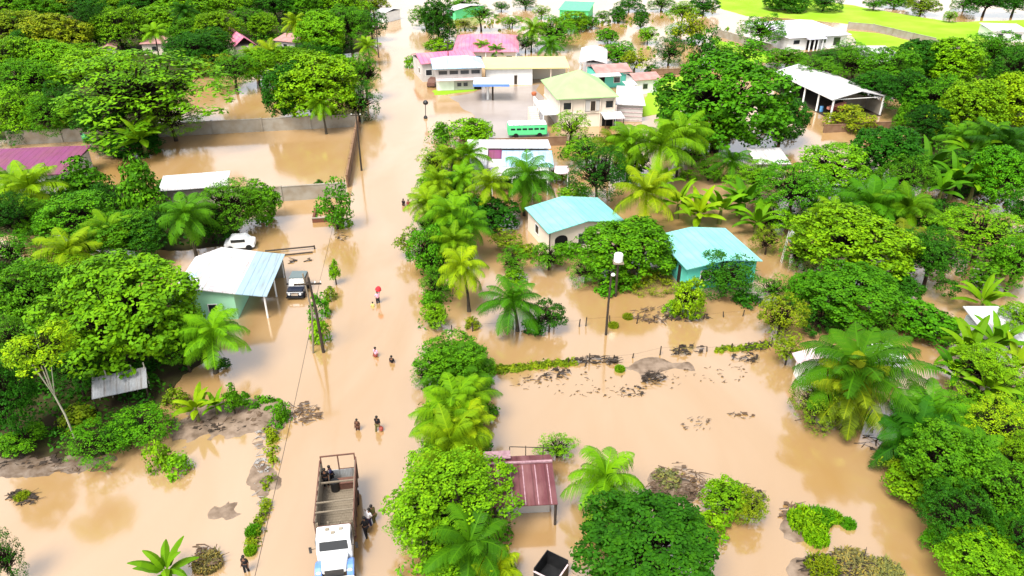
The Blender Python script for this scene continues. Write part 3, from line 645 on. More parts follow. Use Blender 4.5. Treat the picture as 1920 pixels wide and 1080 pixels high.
walls(MB(), .3, W - .3, .4, D - .4, 2.8).build('wall', M['tealw'], t); MB().box(.31, 1.9, .33, .39, -.3, 2.2).build('doorway_shade_panel', M['dark'], t); window(t, 4.4, .4, .9, 1.2, 1, frame='white')  # black panel on the shop wall painted as doorway shade
loc, rz, W, D = site((1193, 150), (1236, 147), 136, 2.7)
t = thing('brown_roofed_house', 'small white house with a rusty brown roof beside bright lawn', 'house', loc, rz)
gable_x(MB(), -.4, W + .4, -.3, D, 2.7, 3.4).build('roof', M['oroof'], t); walls(MB(), .1, W - .1, .2, D - .2, 2.6).build('wall', M['white'], t); window(t, 2.0, .2, .9, .9, .9, frame='greyw')
MB().slab([(-2.7, -1.8, 2.3), (-.45, -1.8, 2.3), (-.45, .2, 2.6), (-2.7, .2, 2.6)], .07).build('porch_roof', M['wroof'], t); posts(t, [(-2.5, -1.6), (-.7, -1.6)], 2.25, .06, 'dwood', 'porch_post')

# white and blue roofed compound behind the palms
loc, rz, W, D = site((874, 312), (1046, 312), 268, 3.0)
t = thing('compound_house', 'rambling house with white and pale blue roofs behind roadside palms', 'house', loc, rz)
MB().slab([(-.3, D - 2.9, 3.3), (W - .6, D - 2.9, 3.3), (W - .9, D, 3.5), (-.3, D, 3.5)], .14).build('back_roof', M['wroof'], t)
MB().slab([(-.5, -1.0, 3.05), (2.7, -1.0, 3.05), (2.7, D - 2.92, 3.25), (-.5, D - 2.92, 3.25)], .14).build('wing_roof', M['wroof'], t)
hip(MB(), 4.6, W - .5, .2, D - 2.95, 2.9, 3.75, k=2.2).build('blue_roof', M['broof'], t)
MB().slab([(3.2, -2.6, 2.35), (W - 1.2, -2.6, 2.35), (W - 1.2, .15, 2.85), (3.2, .15, 2.85)], .08).build('veranda_roof', M['wroof'], t)
MB().slab([(W - .45, -.8, 2.3), (W + 1.5, -.8, 2.3), (W + 1.5, 1.6, 2.5), (W - .45, 1.6, 2.5)], .08).build('side_roof', M['strip'], t)
MB().slab([(2.75, D - 5.5, 2.7), (4.55, D - 5.5, 2.7), (4.55, D - 2.95, 3.0), (2.75, D - 2.95, 3.0)], .08).build('mauve_roof', M['mroof'], t)
MB().box(.1, 2.5, -.8, D - .3, -.6, 2.85).box(2.52, W - .9, .5, D - .3, -.6, 2.6).build('wall', M['greyw'], t); MB().box(3.4, W - 1.5, .38, .48, -.4, 2.1).build('veranda_shade_panel', M['dark'], t)  # veranda shade painted as a black panel before the wall
posts(t, [(3.4, -2.4), (6, -2.4), (8.6, -2.4), (W - 1.4, -2.4), (W + 1.3, -.6)], 2.3, .08, 'white', 'veranda_post')

# white house top right
loc, rz, W, D = site((1480, 71), (1594, 64), 40, 3.0)
t = thing('villa', 'white villa with a pale lilac hipped roof beside the bright lawn', 'house', loc, rz)
hip(MB(), -.3, W + .2, -.4, D, 3.0, 4.7, k=4.0).build('roof', M['lroof'], t); walls(MB(), .2, W - .3, .4, D - .6, 2.9).build('wall', M['white'], t)
for x, ww, z, hh in ((2.4, 1.6, 1.4, .9), (9.6, 1.2, 1.3, 1.0), (13.2, 1.8, .6, 1.8)): window(t, x, .4, z, ww, hh, frame='white')
MB().box(5.2, 8.4, .3, .395, 0, 2.4).build('porch_shade_panel', M['dark'], t); posts(t, [(5.1, -.9), (6.3, -.9), (7.3, -.9), (8.5, -.9)], 2.5, .17, 'white', 'porch_column'); MB().slab([(4.4, -1.3, 2.75), (9.2, -1.3, 2.75), (9.2, .3, 2.85), (4.4, .3, 2.85)], .22).build('porch_roof', M['lroof'], t)  # black panel between the columns painted as porch shade

# small far buildings
def small(name, fl, fr, by, ze, zr, label, roof, wall, style='x', extra=None, cat='house'):
    loc, rz, W, D = site(fl, fr, by, ze); t = thing(name, label, cat, loc, rz); m = MB()
    if style == 'x': gable_x(m, -.2, W + .2, -.2, D, ze, zr)
    elif style == 'y': gable_y(m, -.2, W + .2, -.2, D, ze, zr)
    elif style == 'h': hip(m, -.2, W + .2, -.2, D, ze, zr, min(D, W) * .4)
    else: m.slab([(-.2, -.2, ze), (W + .2, -.2, ze), (W + .2, D, zr), (-.2, D, zr)], .1)
    m.build('roof', M[roof], t); walls(MB(), .15, W - .15, .25, D - .3, ze - .12).build('wall', M[wall], t)
    n = max(1, int(W / 3.2))
    for k in range(n): window(t, W * (k + .5) / n, .25, ze * .38, 1.0, ze * .34, frame='greyw')
    return t, W, D
small('green_cottage', (1048, 18), (1104, 20), 6, 2.7, 3.2, 'bright green cottage with a green roof far across the flooded field', 'greenw', 'greenw', 's')
small('white_cottage', (835, 16), (853, 19), 5, 2.6, 3.2, 'little white roofed cottage behind the dark roadside tree', 'wroof', 'greenw')
small('white_cottage', (703, 22), (722, 24), 15, 2.6, 3.2, 'little white cottage at the far left edge of the road', 'wroof', 'white')
small('pink_shack', (440, 88), (479, 84), 62, 2.7, 4.6, 'shack with a steep pink roof among the upper left trees', 'proof', 'cream', 'y')
small('pink_shack', (263, 82), (310, 81), 72, 2.6, 3.1, 'low shack with a dusty pink roof and dark openings in the wood', 'oroof', 'cream', 's')
small('pink_shack', (513, 75), (552, 79), 63, 2.5, 3.3, 'salmon roofed shack beside the yellow palm in the wood', 'oroof', 'greyw', 'x')
small('pink_shack', (190, 92), (217, 90), 78, 2.4, 3.1, 'half hidden mauve roofed shack left of the low pink one', 'oroof', 'greyw', 'y')
small('magenta_house', (-70, 333), (118, 325), 288, 2.8, 3.3, 'wide magenta roofed house cut by the left edge', 'mroof', 'greyw', 's')
small('white_shed', (300, 357), (424, 347), 331, 2.5, 2.9, 'long low shed with a clean white roof by the walled pond', 'wroof', 'conc', 's', cat='shed')
small('white_shed', (1624, 99), (1680, 99), 89, 2.4, 2.7, 'low white shed in the trees below the bright lawn', 'wroof', 'white', 's', cat='shed')
small('white_shed', (1862, 58), (1932, 60), 48, 2.4, 2.8, 'low white shed at the right edge beyond the lawn', 'wroof', 'white', 's', cat='shed')
small('white_shed', (1420, 306), (1480, 306), 284, 2.4, 2.9, 'white roofed shed half buried in green trees', 'wroof', 'greyw', 's', cat='shed')
small('white_shed', (1862, 640), (1960, 640), 592, 2.3, 2.9, 'large white roofed shed at the right edge behind bananas', 'wroof', 'white', 's', cat='shed')
small('white_shed', (1650, 692), (1705, 680), 652, 1.8, 2.1, 'pale sheet roofed lean-to behind the big dark trunked palm', 'wroof', 'greyw', 's', cat='shed')
small('pink_shack', (1512, 700), (1590, 700), 664, 1.9, 2.5, 'small whitish pink shack left of the big dark trunked palm', 'strip', 'white', 'y', cat='shed')

# grey tilted shed roof among the left shrubs
loc, rz, W, D = site((172, 748), (276, 726), 710, 1.6)
t = thing('shed', 'grey zinc shed roof tilted on pale posts among the left shrubs', 'shed', loc, rz)
MB().slab([(0, 0, 1.6), (W, 0, 1.6), (W, D, 2.2), (0, D, 2.2)], .06).build('roof', M['zinc'], t)
posts(t, [(.1 + k * (W - .2) / 4, D - .1) for k in range(5)], 2.7, .05, 'palebark'); posts(t, [(.1, .1), (W - .1, .1)], 1.45, .05, 'dwood', 'front_post')

# rust red stall by the road
loc, rz, W, D = site((926, 951), (1046, 945), 876, 1.9)
t = thing('stall', 'rust red sheet roofed stall with pale clear strips beside the big lime tree', 'stall', loc, rz)
zf = lambda y: 1.9 + .55 * y / D
MB().slab([(-.1, 0, 1.9), (W, 0, 1.9), (W, D, 2.45), (-.1, D, 2.45)], .06).build('roof', M['rroof'], t)
for k in range(5):
    x = .35 + k * (W - .6) / 4.2; MB().slab([(x, .02, 1.915), (x + .07, .02, 1.915), (x + .07, D - .35, zf(D - .35) + .015), (x, D - .35, zf(D - .35) + .015)], .01).build('clear_strip', M['rstrip'], t)
MB().box(-.1, W, D - .28, D - .12, 2.46, 2.58).build('ridge_cap', M['rstrip'], t); MB().slab([(-.2, D, 2.4), (W + .1, D, 2.4), (W, D + .8, 2.2), (-.2, D + .8, 2.2)], .06).build('rear_roof', M['rroof'], t)
MB().slab([(-.5, D + .2, 2.6), (1.3, D + .2, 2.6), (1.3, D + 1.1, 2.45), (-.5, D + 1.1, 2.45)], .07).build('upper_sheet', M['rstrip'], t)
MB().box(.2, W - .35, 1.2, 1.3, -.6, 1.9).build('front_panel', M['greyw'], t); posts(t, [(W - .12, .1), (W - .12, D - .1), (.1, .1), (.1, D - .1)], 1.85, .09, 'dwood')
m = MB(); m.tube([(1.3, D + 1.3, 2.6), (W + .3, D + 1.25, 2.35)], .03); [m.tube([(x, D + 1.3, -.5), (x, D + 1.3, 2.6)], .03) for x in (1.3, 2.4, 3.6)]; m.build('rear_rail', M['dwood'], t)

# black open bin
c = G(1033, 1085); t = thing('bin', 'black open topped metal bin with pale rim at the bottom edge', 'bin', c, R(-32))
m = MB(); m.box(-.75, -.70, -.8, .8, -.4, 1.25); m.box(.70, .75, -.8, .8, -.4, .95); m.box(-.7, .7, .75, .8, -.4, 1.25); m.box(-.7, .7, -.8, -.75, -.4, .95); m.box(-.7, .7, -.75, .75, .1, .16); m.build('body', M['blackp'], t)
MB().box(-.78, .78, -.84, -.74, .951, 1.0).box(.69, .78, -.739, .7, .951, 1.0).build('rim', M['strip'], t)

# ---------------------------------------------------------------- walls and fences
def wall_run(name, pts, h, th, mt, label, cat='wall', cap=None):
    P = [G(*p) for p in pts]; o = P[0]; m = MB(); t = thing(name, label, cat, o); caps = MB()
    for a, b in zip(P[:-1], P[1:]):
        d = (b - a).normalized(); n = Vector((-d.y, d.x, 0)) * th / 2; a2, b2 = a - o, b - o; q = [a2 - n, b2 - n, b2 + n, a2 + n]
        m.slab([(p.x, p.y, h) for p in q], h + .6); e = n * 1.35; q = [a2 - e, b2 - e, b2 + e, a2 + e]; caps.slab([(p.x, p.y, h + .09) for p in q], .088)
    m.build('panel', M[mt], t); caps.build('coping', M[cap or mt], t); k = 0
    for a, b in zip(P[:-1], P[1:]):
        n = max(1, int((b - a).length / 6))
        for i in range(n):
            p = a + (b - a) * (i / n) - o; MB().box(p.x - th * .8, p.x + th * .8, p.y - th * .8, p.y + th * .8, -.6, h + .16).build('pier', M[mt], t)
    return t
wall_run('wall', [(20, 272), (400, 251), (672, 237)], 2.0, .22, 'conc', 'long stained concrete wall behind the walled pond and flat topped tree')
wall_run('wall', [(672, 240), (652, 352)], 1.7, .2, 'brownw', 'dark brown wall running along the left road edge')
wall_run('wall', [(405, 385), (650, 369)], 1.9, .22, 'conc', 'stained concrete wall in front of the walled pond')
wall_run('wall', [(1590, 54), (1636, 58), (1752, 85)], 1.6, .2, 'conc', 'grey boundary wall across the bright lawn right of the villa')
wall_run('wall', [(1338, 66), (1400, 84), (1446, 98)], 1.6, .2, 'conc', 'grey boundary wall left of the villa')
wall_run('wall', [(862, 279), (1062, 272)], 1.3, .2, 'brownw', 'brown wall with dark piers below the green bus')
wall_run('wall', [(1545, 249), (1705, 240)], 1.2, .2, 'brownw', 'low brown wall below the open warehouse')
wall_run('wall', [(1222, 142), (1330, 138)], 1.2, .2, 'brownw', 'brown garden wall behind the large dark dome tree')
def fence(pts, n, h, label, seed):
    rs = random.Random(seed); P = [G(*p) for p in pts]; o = P[0]; t = thing('fence', label, 'fence', o); L = [0]
    for a, b in zip(P[:-1], P[1:]): L.append(L[-1] + (b - a).length)
    tops = []
    for i in range(n):
        s = L[-1] * (i + rs.uniform(-.25, .25)) / (n - 1); s = min(max(s, 0), L[-1] - 1e-3); k = max(j for j in range(len(L) - 1) if L[j] <= s); p = P[k] + (P[k + 1] - P[k]) * ((s - L[k]) / (L[k + 1] - L[k])) - o
        hh = h * rs.uniform(.6, 1.2); dx, dy = rs.uniform(-.15, .15), rs.uniform(-.1, .1); tops.append(Vector((p.x + dx, p.y + dy, hh * .9)))
        MB().tube([(p.x, p.y, -.5), (p.x + dx, p.y + dy, hh)], [.065, .05], 6).build('post', M['dwood'], t)
    m = MB()
    for k in (.9,):
        for a, b in zip(tops[:-1], tops[1:]): m.tube([(a.x, a.y, a.z * k), (b.x, b.y, b.z * k)], .006, 4)
    m.build('wire', M['dwood'], t)
fence([(922, 697), (1080, 682), (1250, 665), (1445, 650)], 13, .8, 'leaning wire fence on dark posts crossing the flooded field', 3)
fence([(1095, 612), (1200, 606), (1330, 597), (1440, 590)], 9, .9, 'sparse post fence right of the street lamp', 5)
fence([(838, 628), (880, 622), (960, 618), (1095, 612)], 5, .9, 'short post fence left of the street lamp behind the palm', 6)

# ---------------------------------------------------------------- poles, lamps, tanks
A, B = G(586, 662), G(607, 661); t = thing('power_pole', 'twin legged dark power pole with a crossarm above the roadside hedge', 'power pole', (A + B) / 2, math.atan2((B - A).y, (B - A).x))
x = (B - A).length / 2
MB().tube([(x, 0, -.6), (.35, .1, 4), (.1, .2, 7.4)], [.15, .12, .09], 8).build('pole', M['dwood'], t); MB().tube([(-x, 0, -.6), (.0, .05, 4.2), (-.3, .15, 7.8)], [.09, .08, .07], 8).build('brace_pole', M['wood'], t)
MB().box(-1.15, 1.1, .05, .17, 6.75, 6.88).build('crossarm', M['dwood'], t)
for sx in (-1.1, -.6, .6, 1.05): MB().lathe([(.03, 0), (.07, .06), (.05, .14), (.02, .2)], 8).build('insulator', M['tankw'], t, (sx, .11, 6.88))
top = (A + B) / 2
def cable(pts, label, sag=.6, r=.022):
    m = MB(); o = Vector(pts[0]); q = []
    for a, b in zip(pts[:-1], pts[1:]):
        a, b = Vector(a) - o, Vector(b) - o
        for k in range(13): s = k / 12; q.append(a + (b - a) * s - Vector((0, 0, sag * 4 * s * (1 - s))))
    m.tube(q, r, 5); tag(m.build('power_cable', M['dwood'], None, o), label, 'cable')
rd = Vector((-math.sin(R(6.57)), math.cos(R(6.57)), 0))
def upole(px, py, h, label, lamp=False):
    p = G(px, py); t = thing('power_pole', label, 'power pole', p); MB().tube([(0, 0, -.6), (.02, .02, h)], [.14, .09], 8).build('pole', M['dwood'], t); MB().box(-.7, .7, -.05, .05, h - .5, h - .38).build('crossarm', M['dwood'], t)
    for sx in (-.6, .6): MB().lathe([(.03, 0), (.07, .06), (.02, .2)], 8).build('insulator', M['tankw'], t, (sx, 0, h - .38))
    return p + Vector((0, 0, h - .2))
a1 = upole(678, 320, 8.3, 'thin dark power pole leaning over the left road edge by the pond wall'); a2 = upole(710, 108, 7.0, 'far dark power pole at the left road edge'); a3 = upole(842, 148, 7.5, 'thin pole in front of the pale blue roof')
cable([top + Vector((1.0, .1, 7.05)), a1, a2], 'thin power cable strung along the left side of the road', r=.012)
cable([top + Vector((1.0, .1, 7.05)), top - rd * 36 + Vector((1.0, 0, 7.05))], 'thin power cable running from the twin legged pole to the bottom edge', .5, .016)
p = G(1136, 628); t = thing('street_lamp', 'lone dark street lamp post with a small white lamp standing in flood water', 'street lamp', p)
MB().tube([(0, 0, -.6), (.02, .02, 3.2), (.1, 0, 6.2)], [.12, .10, .08], 8).build('post', M['dwood'], t); MB().tube([(.1, 0, 6.1), (.2, -.25, 6.4)], .035).build('bracket', M['dwood'], t); MB().lathe([(.05, 0), (.17, .05), (.19, .15), (.1, .25), (.04, .28)], 12).build('lamp_head', M['tankw'], t, (.2, -.3, 6.25))
p = G(1154, 556); t = thing('water_tank', 'squat white water tank on a post before the dark green tree', 'water tank', p)
MB().lathe([(.40, 0), (.44, .08), (.44, .74), (.36, .85), (.13, .9)], 16).build('tank', M['tankw'], t, (0, 0, 3.9)); MB().tube([(0, 0, -.5), (0, 0, 3.85)], .12, 8).build('post', M['dwood'], t); MB().box(-.5, .5, -.5, .5, 3.8, 3.9).build('platform', M['wood'], t)
p = G(1482, 492); t = thing('water_tank', 'tall white cylinder water tank on a stand with a pale ladder', 'water tank', p)
MB().lathe([(.5, 0), (.6, .08), (.6, 1.1), (.45, 1.25), (.15, 1.3)], 16).build('tank', M['tankw'], t, (0, 0, 2.5)); MB().tube([(.05, 0, -.5), (.05, 0, 2.5)], .2, 8).build('post', M['tankw'], t); MB().box(-.6, .6, -.6, .6, 2.4, 2.5).build('platform', M['wood'], t)
m = MB(); m.tube([(-1.0, -.1, -.4), (-.72, -.1, 3.6)], .035); m.tube([(-1.0, .25, -.4), (-.72, .25, 3.6)], .035); [m.tube([(-1.0 + .07 * k, -.1, k), (-1.0 + .07 * k, .25, k)], .025) for k in (.5, 1, 1.5, 2, 2.5, 3)]; m.build('ladder', M['tankw'], t)
p = G(798, 222); t = thing('bollard_post', 'short dark post with a round top at the right road edge', 'post', p); MB().tube([(0, 0, -.5), (.1, 0, 2.6)], .06).build('post', M['dwood'], t); MB().lathe([(.1, 0), (.4, .15), (.45, .5), (.2, .75)], 10).build('meter_box', M['blackp'], t, (.15, 0, 2.3)); MB().lathe([(.3, -.3), (.34, .2), (.2, .45)], 10).build('base', M['blackp'], t)

# timber beams and brick planter in the left flood
m = MB(); a, b = G(498, 476), G(590, 467); d = b - a
m.tube([(0, 0, .35), (d.x, d.y, .35)], .09); m.tube([(.4, -.9, .1), (d.x, d.y - .9, .1)], .07); m.tube([(d.x, d.y, -.4), (d.x, d.y, .45)], .08); tag(m.build('timber_rail', M['dwood'], None, a), 'dark timber rail awash in flood water behind the mint house', 'rail')
p = G(586, 418); t = thing('planter', 'sunken brick planter box beside the leaning sapling', 'planter', p, R(8))
m = MB(); m.box(0, 2.6, 0, .25, -.5, .55); m.box(0, .25, .25, 3.4, -.5, .55); m.box(2.35, 2.6, .25, 3.4, -.5, .5); m.box(.25, 2.35, 3.15, 3.4, -.5, .5); m.build('brick_wall', M['brick'], t); MB().box(-.03, 2.63, -.03, .28, .552, .6).build('coping', M['conc'], t)

# ---------------------------------------------------------------- vehicles
def wheel(par, x, y, z, r, wd, name='wheel'):
    w_ = MB().tube([(x - wd / 2, y, z), (x + wd / 2, y, z)], r, 20).build(name, M['rubber'], par); MB().tube([(x - wd / 2 - .02, y, z), (x + wd / 2 + .02, y, z)], r * .55, 16).build('rim', M['rust'], w_)
# truck; local +y is its nose, which points to the camera
TH = R(180 + 8.9); nose = G(628, 1078, .8); hd = Vector((-math.sin(TH), math.cos(TH), 0)); o = nose - hd * 8.0; o.z = 0
t = thing('cattle_truck', 'white and blue cattle truck with an empty slatted wooden bed driving through the flood', 'truck', o, TH)
W2 = 1.14; Lb = 5.45
MB().box(-W2, W2, 0, Lb, .75, .92).build('chassis_deck', M['rust'], t)
m = MB()
for k in range(24): m.box(-W2 + .07, W2 - .07, .06 + k * .222, .262 + k * .222, .921, .985 + (k % 3) * .006)
m.build('bed_floor', M['wood'], t)
for sx, nm in ((-1, 'bed_side'), (1, 'bed_side')):
    m = MB(); x0, x1 = sorted((sx * W2, sx * (W2 - .07)))
    for k in range(6): m.box(x0, x1, .05, Lb - .05, 1.0 + k * .25, 1.17 + k * .25)
    s = m.build(nm, M['wood'], t); pm = MB(); xa, xb = sorted((sx * (W2 + .002), sx * (W2 + .07)))
    for k in range(7): pm.box(xa, xb, .05 + k * .87, .15 + k * .87, .8, 2.55)
    pm.box(xa, xb, .0, Lb, 2.552, 2.62); pm.build('stake', M['rust'], s)
m = MB()
for k in range(4): m.box(-W2 + .08, W2 - .08, Lb - .12, Lb - .05, 1.0 + k * .3, 1.22 + k * .3)
for x in (-W2 + .1, -.4, .3, W2 - .2): m.box(x, x + .1, Lb - .05, Lb + .03, .95, 2.5)
m.build('headboard', M['wood'], t)
m = MB(); [m.box(x, x + .08, .0, .08, .95, 2.9) for x in (-W2, -.05, W2 - .08)]; m.box(-W2, W2, 0, .08, 2.9, 2.98); m.box(-W2 + .08, -.05, .02, .06, 1.0, 1.75); m.build('rear_rack', M['rust'], t)
m = MB(); m.box(-W2 + .05, W2 - .05, .03, .09, 1.0, 1.7); m.build('tailgate', M['zinc'], t)
m = MB(); m.box(-W2 + .08, W2 - .08, 1.75, 1.83, 2.2, 2.3); m.build('cross_bar', M['wood'], t); m = MB(); m.box(-W2, W2, 3.9, 3.98, 2.625, 2.7); m.box(-W2, W2, 4.7, 4.78, 2.625, 2.7); m.build('top_bar', M['wood'], t)
# cab
m = MB(); y0 = Lb + .2; prof = [(y0, .9), (y0, 2.25), (y0 + .12, 2.52), (y0 + .95, 2.55), (y0 + 1.12, 2.42), (y0 + 1.36, 1.75), (y0 + 1.36, .9)]
n0 = len(m.v)
for sx, q in ((-1, 1.0), (1, 1.0)): m.v += [(sx * (.98 if z > 2.3 else 1.04), y, z) for y, z in prof]
k = len(prof); m.f.append(tuple(range(k))); m.f.append(tuple(range(2 * k - 1, k - 1, -1))); m.f += [(i, i + k, (i + 1) % k + k, (i + 1) % k) for i in range(k)]
cabo = m.build('cab', M['truckw'], t, bevel=.05)
MB().poly([(-.84, y0 + 1.385, 1.80), (.84, y0 + 1.385, 1.80), (.80, y0 + 1.19, 2.34), (-.80, y0 + 1.19, 2.34)]).build('windscreen', M['glass'], cabo)
for sx in (-1, 1):
    MB().box(min(sx * 1.045, sx * 1.06), max(sx * 1.045, sx * 1.06), y0 + .35, y0 + 1.05, 1.75, 2.25).build('side_window', M['glass'], cabo)
    m = MB(); m.tube([(sx * 1.04, y0 + 1.2, 1.9), (sx * 1.36, y0 + 1.3, 1.95)], .02); m.box(min(sx * 1.26, sx * 1.42), max(sx * 1.26, sx * 1.42), y0 + 1.28, y0 + 1.34, 1.7, 2.15); m.build('mirror', M['blackp'], t)
for x, y in ((-.45, y0 + .5), (.35, y0 + .45), (.0, y0 + .75)): MB().box(x - .12, x + .12, y - .1, y + .1, 2.556, 2.63).build('roof_vent', M['conc'], cabo, bevel=.02)
yb = y0 + 1.362
m = MB(); prof = [(-.80, 1.0), (-.80, 1.50), (-.55, 1.68), (.55, 1.68), (.80, 1.50), (.80, 1.0)]; fp = [(x * .86, z - (.18 if z > 1.2 else 0)) for x, z in prof]
m.v += [(x, yb, z) for x, z in prof] + [(x, yb + 1.05, z) for x, z in fp]; k = 6
m.f += [tuple(range(k)), tuple(range(2 * k - 1, k - 1, -1))] + [(i, i + k, (i + 1) % k + k, (i + 1) % k) for i in range(k)]
m.build('bonnet', M['truckw'], t, bevel=.05)
for sx in (-1, 1):
    m = MB(); ar = [(yb - .05 + .62 + .62 * math.cos(a), .75 + .55 * math.sin(a)) for a in [math.pi * i / 10 for i in range(11)]]
    xa, xb = sorted((sx * .72, sx * 1.12)); n = len(ar); m.v += [(xa, y, z) for y, z in ar] + [(xb, y, z) for y, z in ar]; m.f += [tuple(range(n)), tuple(range(2 * n - 1, n - 1, -1))] + [(i, i + n, (i + 1) % n + n, (i + 1) % n) for i in range(n)]
    m.build('fender', M['truckb'], t, bevel=.04); MB().lathe([(.13, 0), (.15, .03), (.1, .07)], 14).build('headlight', M['lamp'], t, (sx * .9, yb + 1.0, 1.12), (R(-90), 0, 0))
    wheel(t, sx * .92, yb + .55, .25, .5, .28); wheel(t, sx * .98, 1.4, .25, .5, .42)
MB().box(-.55, .55, yb + 1.052, yb + 1.10, .75, 1.30).build('grille', M['blackp'], t); MB().box(-1.12, 1.12, yb + 1.14, yb + 1.28, .55, .82).build('bumper', M['truckw'], t, bevel=.03)
MB().box(-1.0, 1.0, Lb + .06, Lb + .16, .8, 2.3).build('cab_back_rack', M['rust'], t)
tm = Matrix.Translation(o) @ Matrix.Rotation(TH, 4, 'Z')
tag(MB().lathe([(.28, 0), (.3, .05), (.29, .4), (.3, .75), (.26, .82)], 14).build('drum', M['blackp'], None, tm @ Vector((.25, 1.2, 1.0))), 'black drum standing in the back of the truck bed', 'drum')
tag(MB().box(-.55, .55, -.25, .25, 0, .5).box(-.57, .57, -.28, .28, .5, .56).build('crate', M['rust'], None, tm @ Vector((-.45, 1.0, 1.0)), (0, 0, TH)), 'dark rusty crate at the rear of the truck bed', 'crate')

# off-road car, nose to the camera
p = G(554, 562); TH = R(180); t = thing('parked_car', 'dark blue off-road car with grey teal roof half sunk beside the mint house', 'car', p, R(182)); t.scale = (.92, .85, .92)
# local: nose +y; origin under the nose
m = MB(); prof = [(-3.7, .25), (-3.7, 1.55), (-3.5, 1.66), (-1.9, 1.66), (-1.28, 1.02), (-.15, .92), (0, .8), (0, .25)]
m.v += [(-.86, y, z) for y, z in prof] + [(.86, y, z) for y, z in prof]; k = len(prof); m.f += [tuple(range(k)), tuple(range(2 * k - 1, k - 1, -1))] + [(i, i + k, (i + 1) % k + k, (i + 1) % k) for i in range(k)]
m.build('body', M['carblue'], t, bevel=.06)
MB().box(-.84, .84, -3.62, -1.86, 1.662, 1.72).build('roof', M['carroof'], t, bevel=.02)
MB().poly([(-.74, -1.3, 1.075), (.74, -1.3, 1.075), (.68, -1.84, 1.63), (-.68, -1.84, 1.63)]).build('windscreen', M['glass'], t)
m = MB(); m.box(-.80, .80, -1.28, -.1, .93, 1.0); m.build('bonnet', M['carblue'], t, bevel=.04)
for sx in (-1, 1):
    MB().box(min(sx * .862, sx * .875), max(sx * .862, sx * .875), -3.3, -2.0, 1.08, 1.52).build('side_window', M['glass'], t); MB().lathe([(.12, 0), (.14, .03), (.1, .07)], 12).build('headlight', M['lamp'], t, (sx * .58, .0, .66), (R(-90), 0, 0))
    for y in (-.75, -2.9): wheel(t, sx * .84, y, .2, .38, .24)
    MB().box(min(sx * .88, sx * 1.08), max(sx * .88, sx * 1.08), -1.5, -1.42, 1.1, 1.28).build('mirror', M['blackp'], t)
MB().box(-.36, .36, .002, .05, .5, .8).build('grille', M['chrome'], t); MB().box(-.92, .92, .06, .18, .24, .42).build('bumper', M['blackp'], t, bevel=.03)

# green bus in the yard
loc, rz, W, D = site((953, 256), (1026, 254), 0, 0.3, 2.3)
t = thing('green_bus', 'bright green bus with a pale roof parked behind the brown wall', 'bus', loc, rz)
MB().box(0, W, 0, D, .4, 1.9).build('body', M['greenw'], t, bevel=.12); MB().box(.08, W - .08, .08, D - .08, 1.902, 2.15).build('roof', M['lroof'], t, bevel=.1)
for k in range(6): MB().box(.4 + k * (W - .6) / 6, .4 + k * (W - .6) / 6 + .7, -.012, -.003, 1.25, 1.55).build('window', M['glass'], t)
for x in (1.2, W - 1.2):
    for y in (.1, D - .1): MB().tube([(x, y - .12, .35), (x, y + .12, .35)], .42, 16).build('wheel', M['rubber'], t)
# half hidden vehicles
def simple_car(px, py, rz, mt, label, L=3.9):
    p = G(px, py); t = thing('parked_car', label, 'car', p, rz); m = MB(); prof = [(-L / 2, .25), (-L / 2, .85), (-L * .38, .95), (-L * .27, 1.42), (L * .22, 1.42), (L * .36, .95), (L / 2, .85), (L / 2, .25)]
    m.v += [(x, -.8, z) for x, z in prof] + [(x, .8, z) for x, z in prof]; k = len(prof); m.f += [tuple(range(k)), tuple(range(2 * k - 1, k - 1, -1))] + [(i, i + k, (i + 1) % k + k, (i + 1) % k) for i in range(k)]
    m.build('body', M[mt], t, bevel=.07)
    for sy in (-1, 1):
        MB().box(-L * .25, L * .22, min(sy * .802, sy * .815), max(sy * .802, sy * .815), .98, 1.34).build('side_window', M['glass'], t)
        for x in (-L * .31, L * .31): MB().tube([(x, sy * .8 - .1, .3), (x, sy * .8 + .1, .3)], .33, 14).build('wheel', M['rubber'], t)
simple_car(452, 464, R(10), 'truckw', 'white car half hidden behind the mint house roof', 3.2)
simple_car(152, 262, R(4), 'greenw', 'small green van by the concrete wall under the flat topped tree')
simple_car(813, 160, R(80), 'rust', 'dark brown car parked beside the pale blue roofed house')

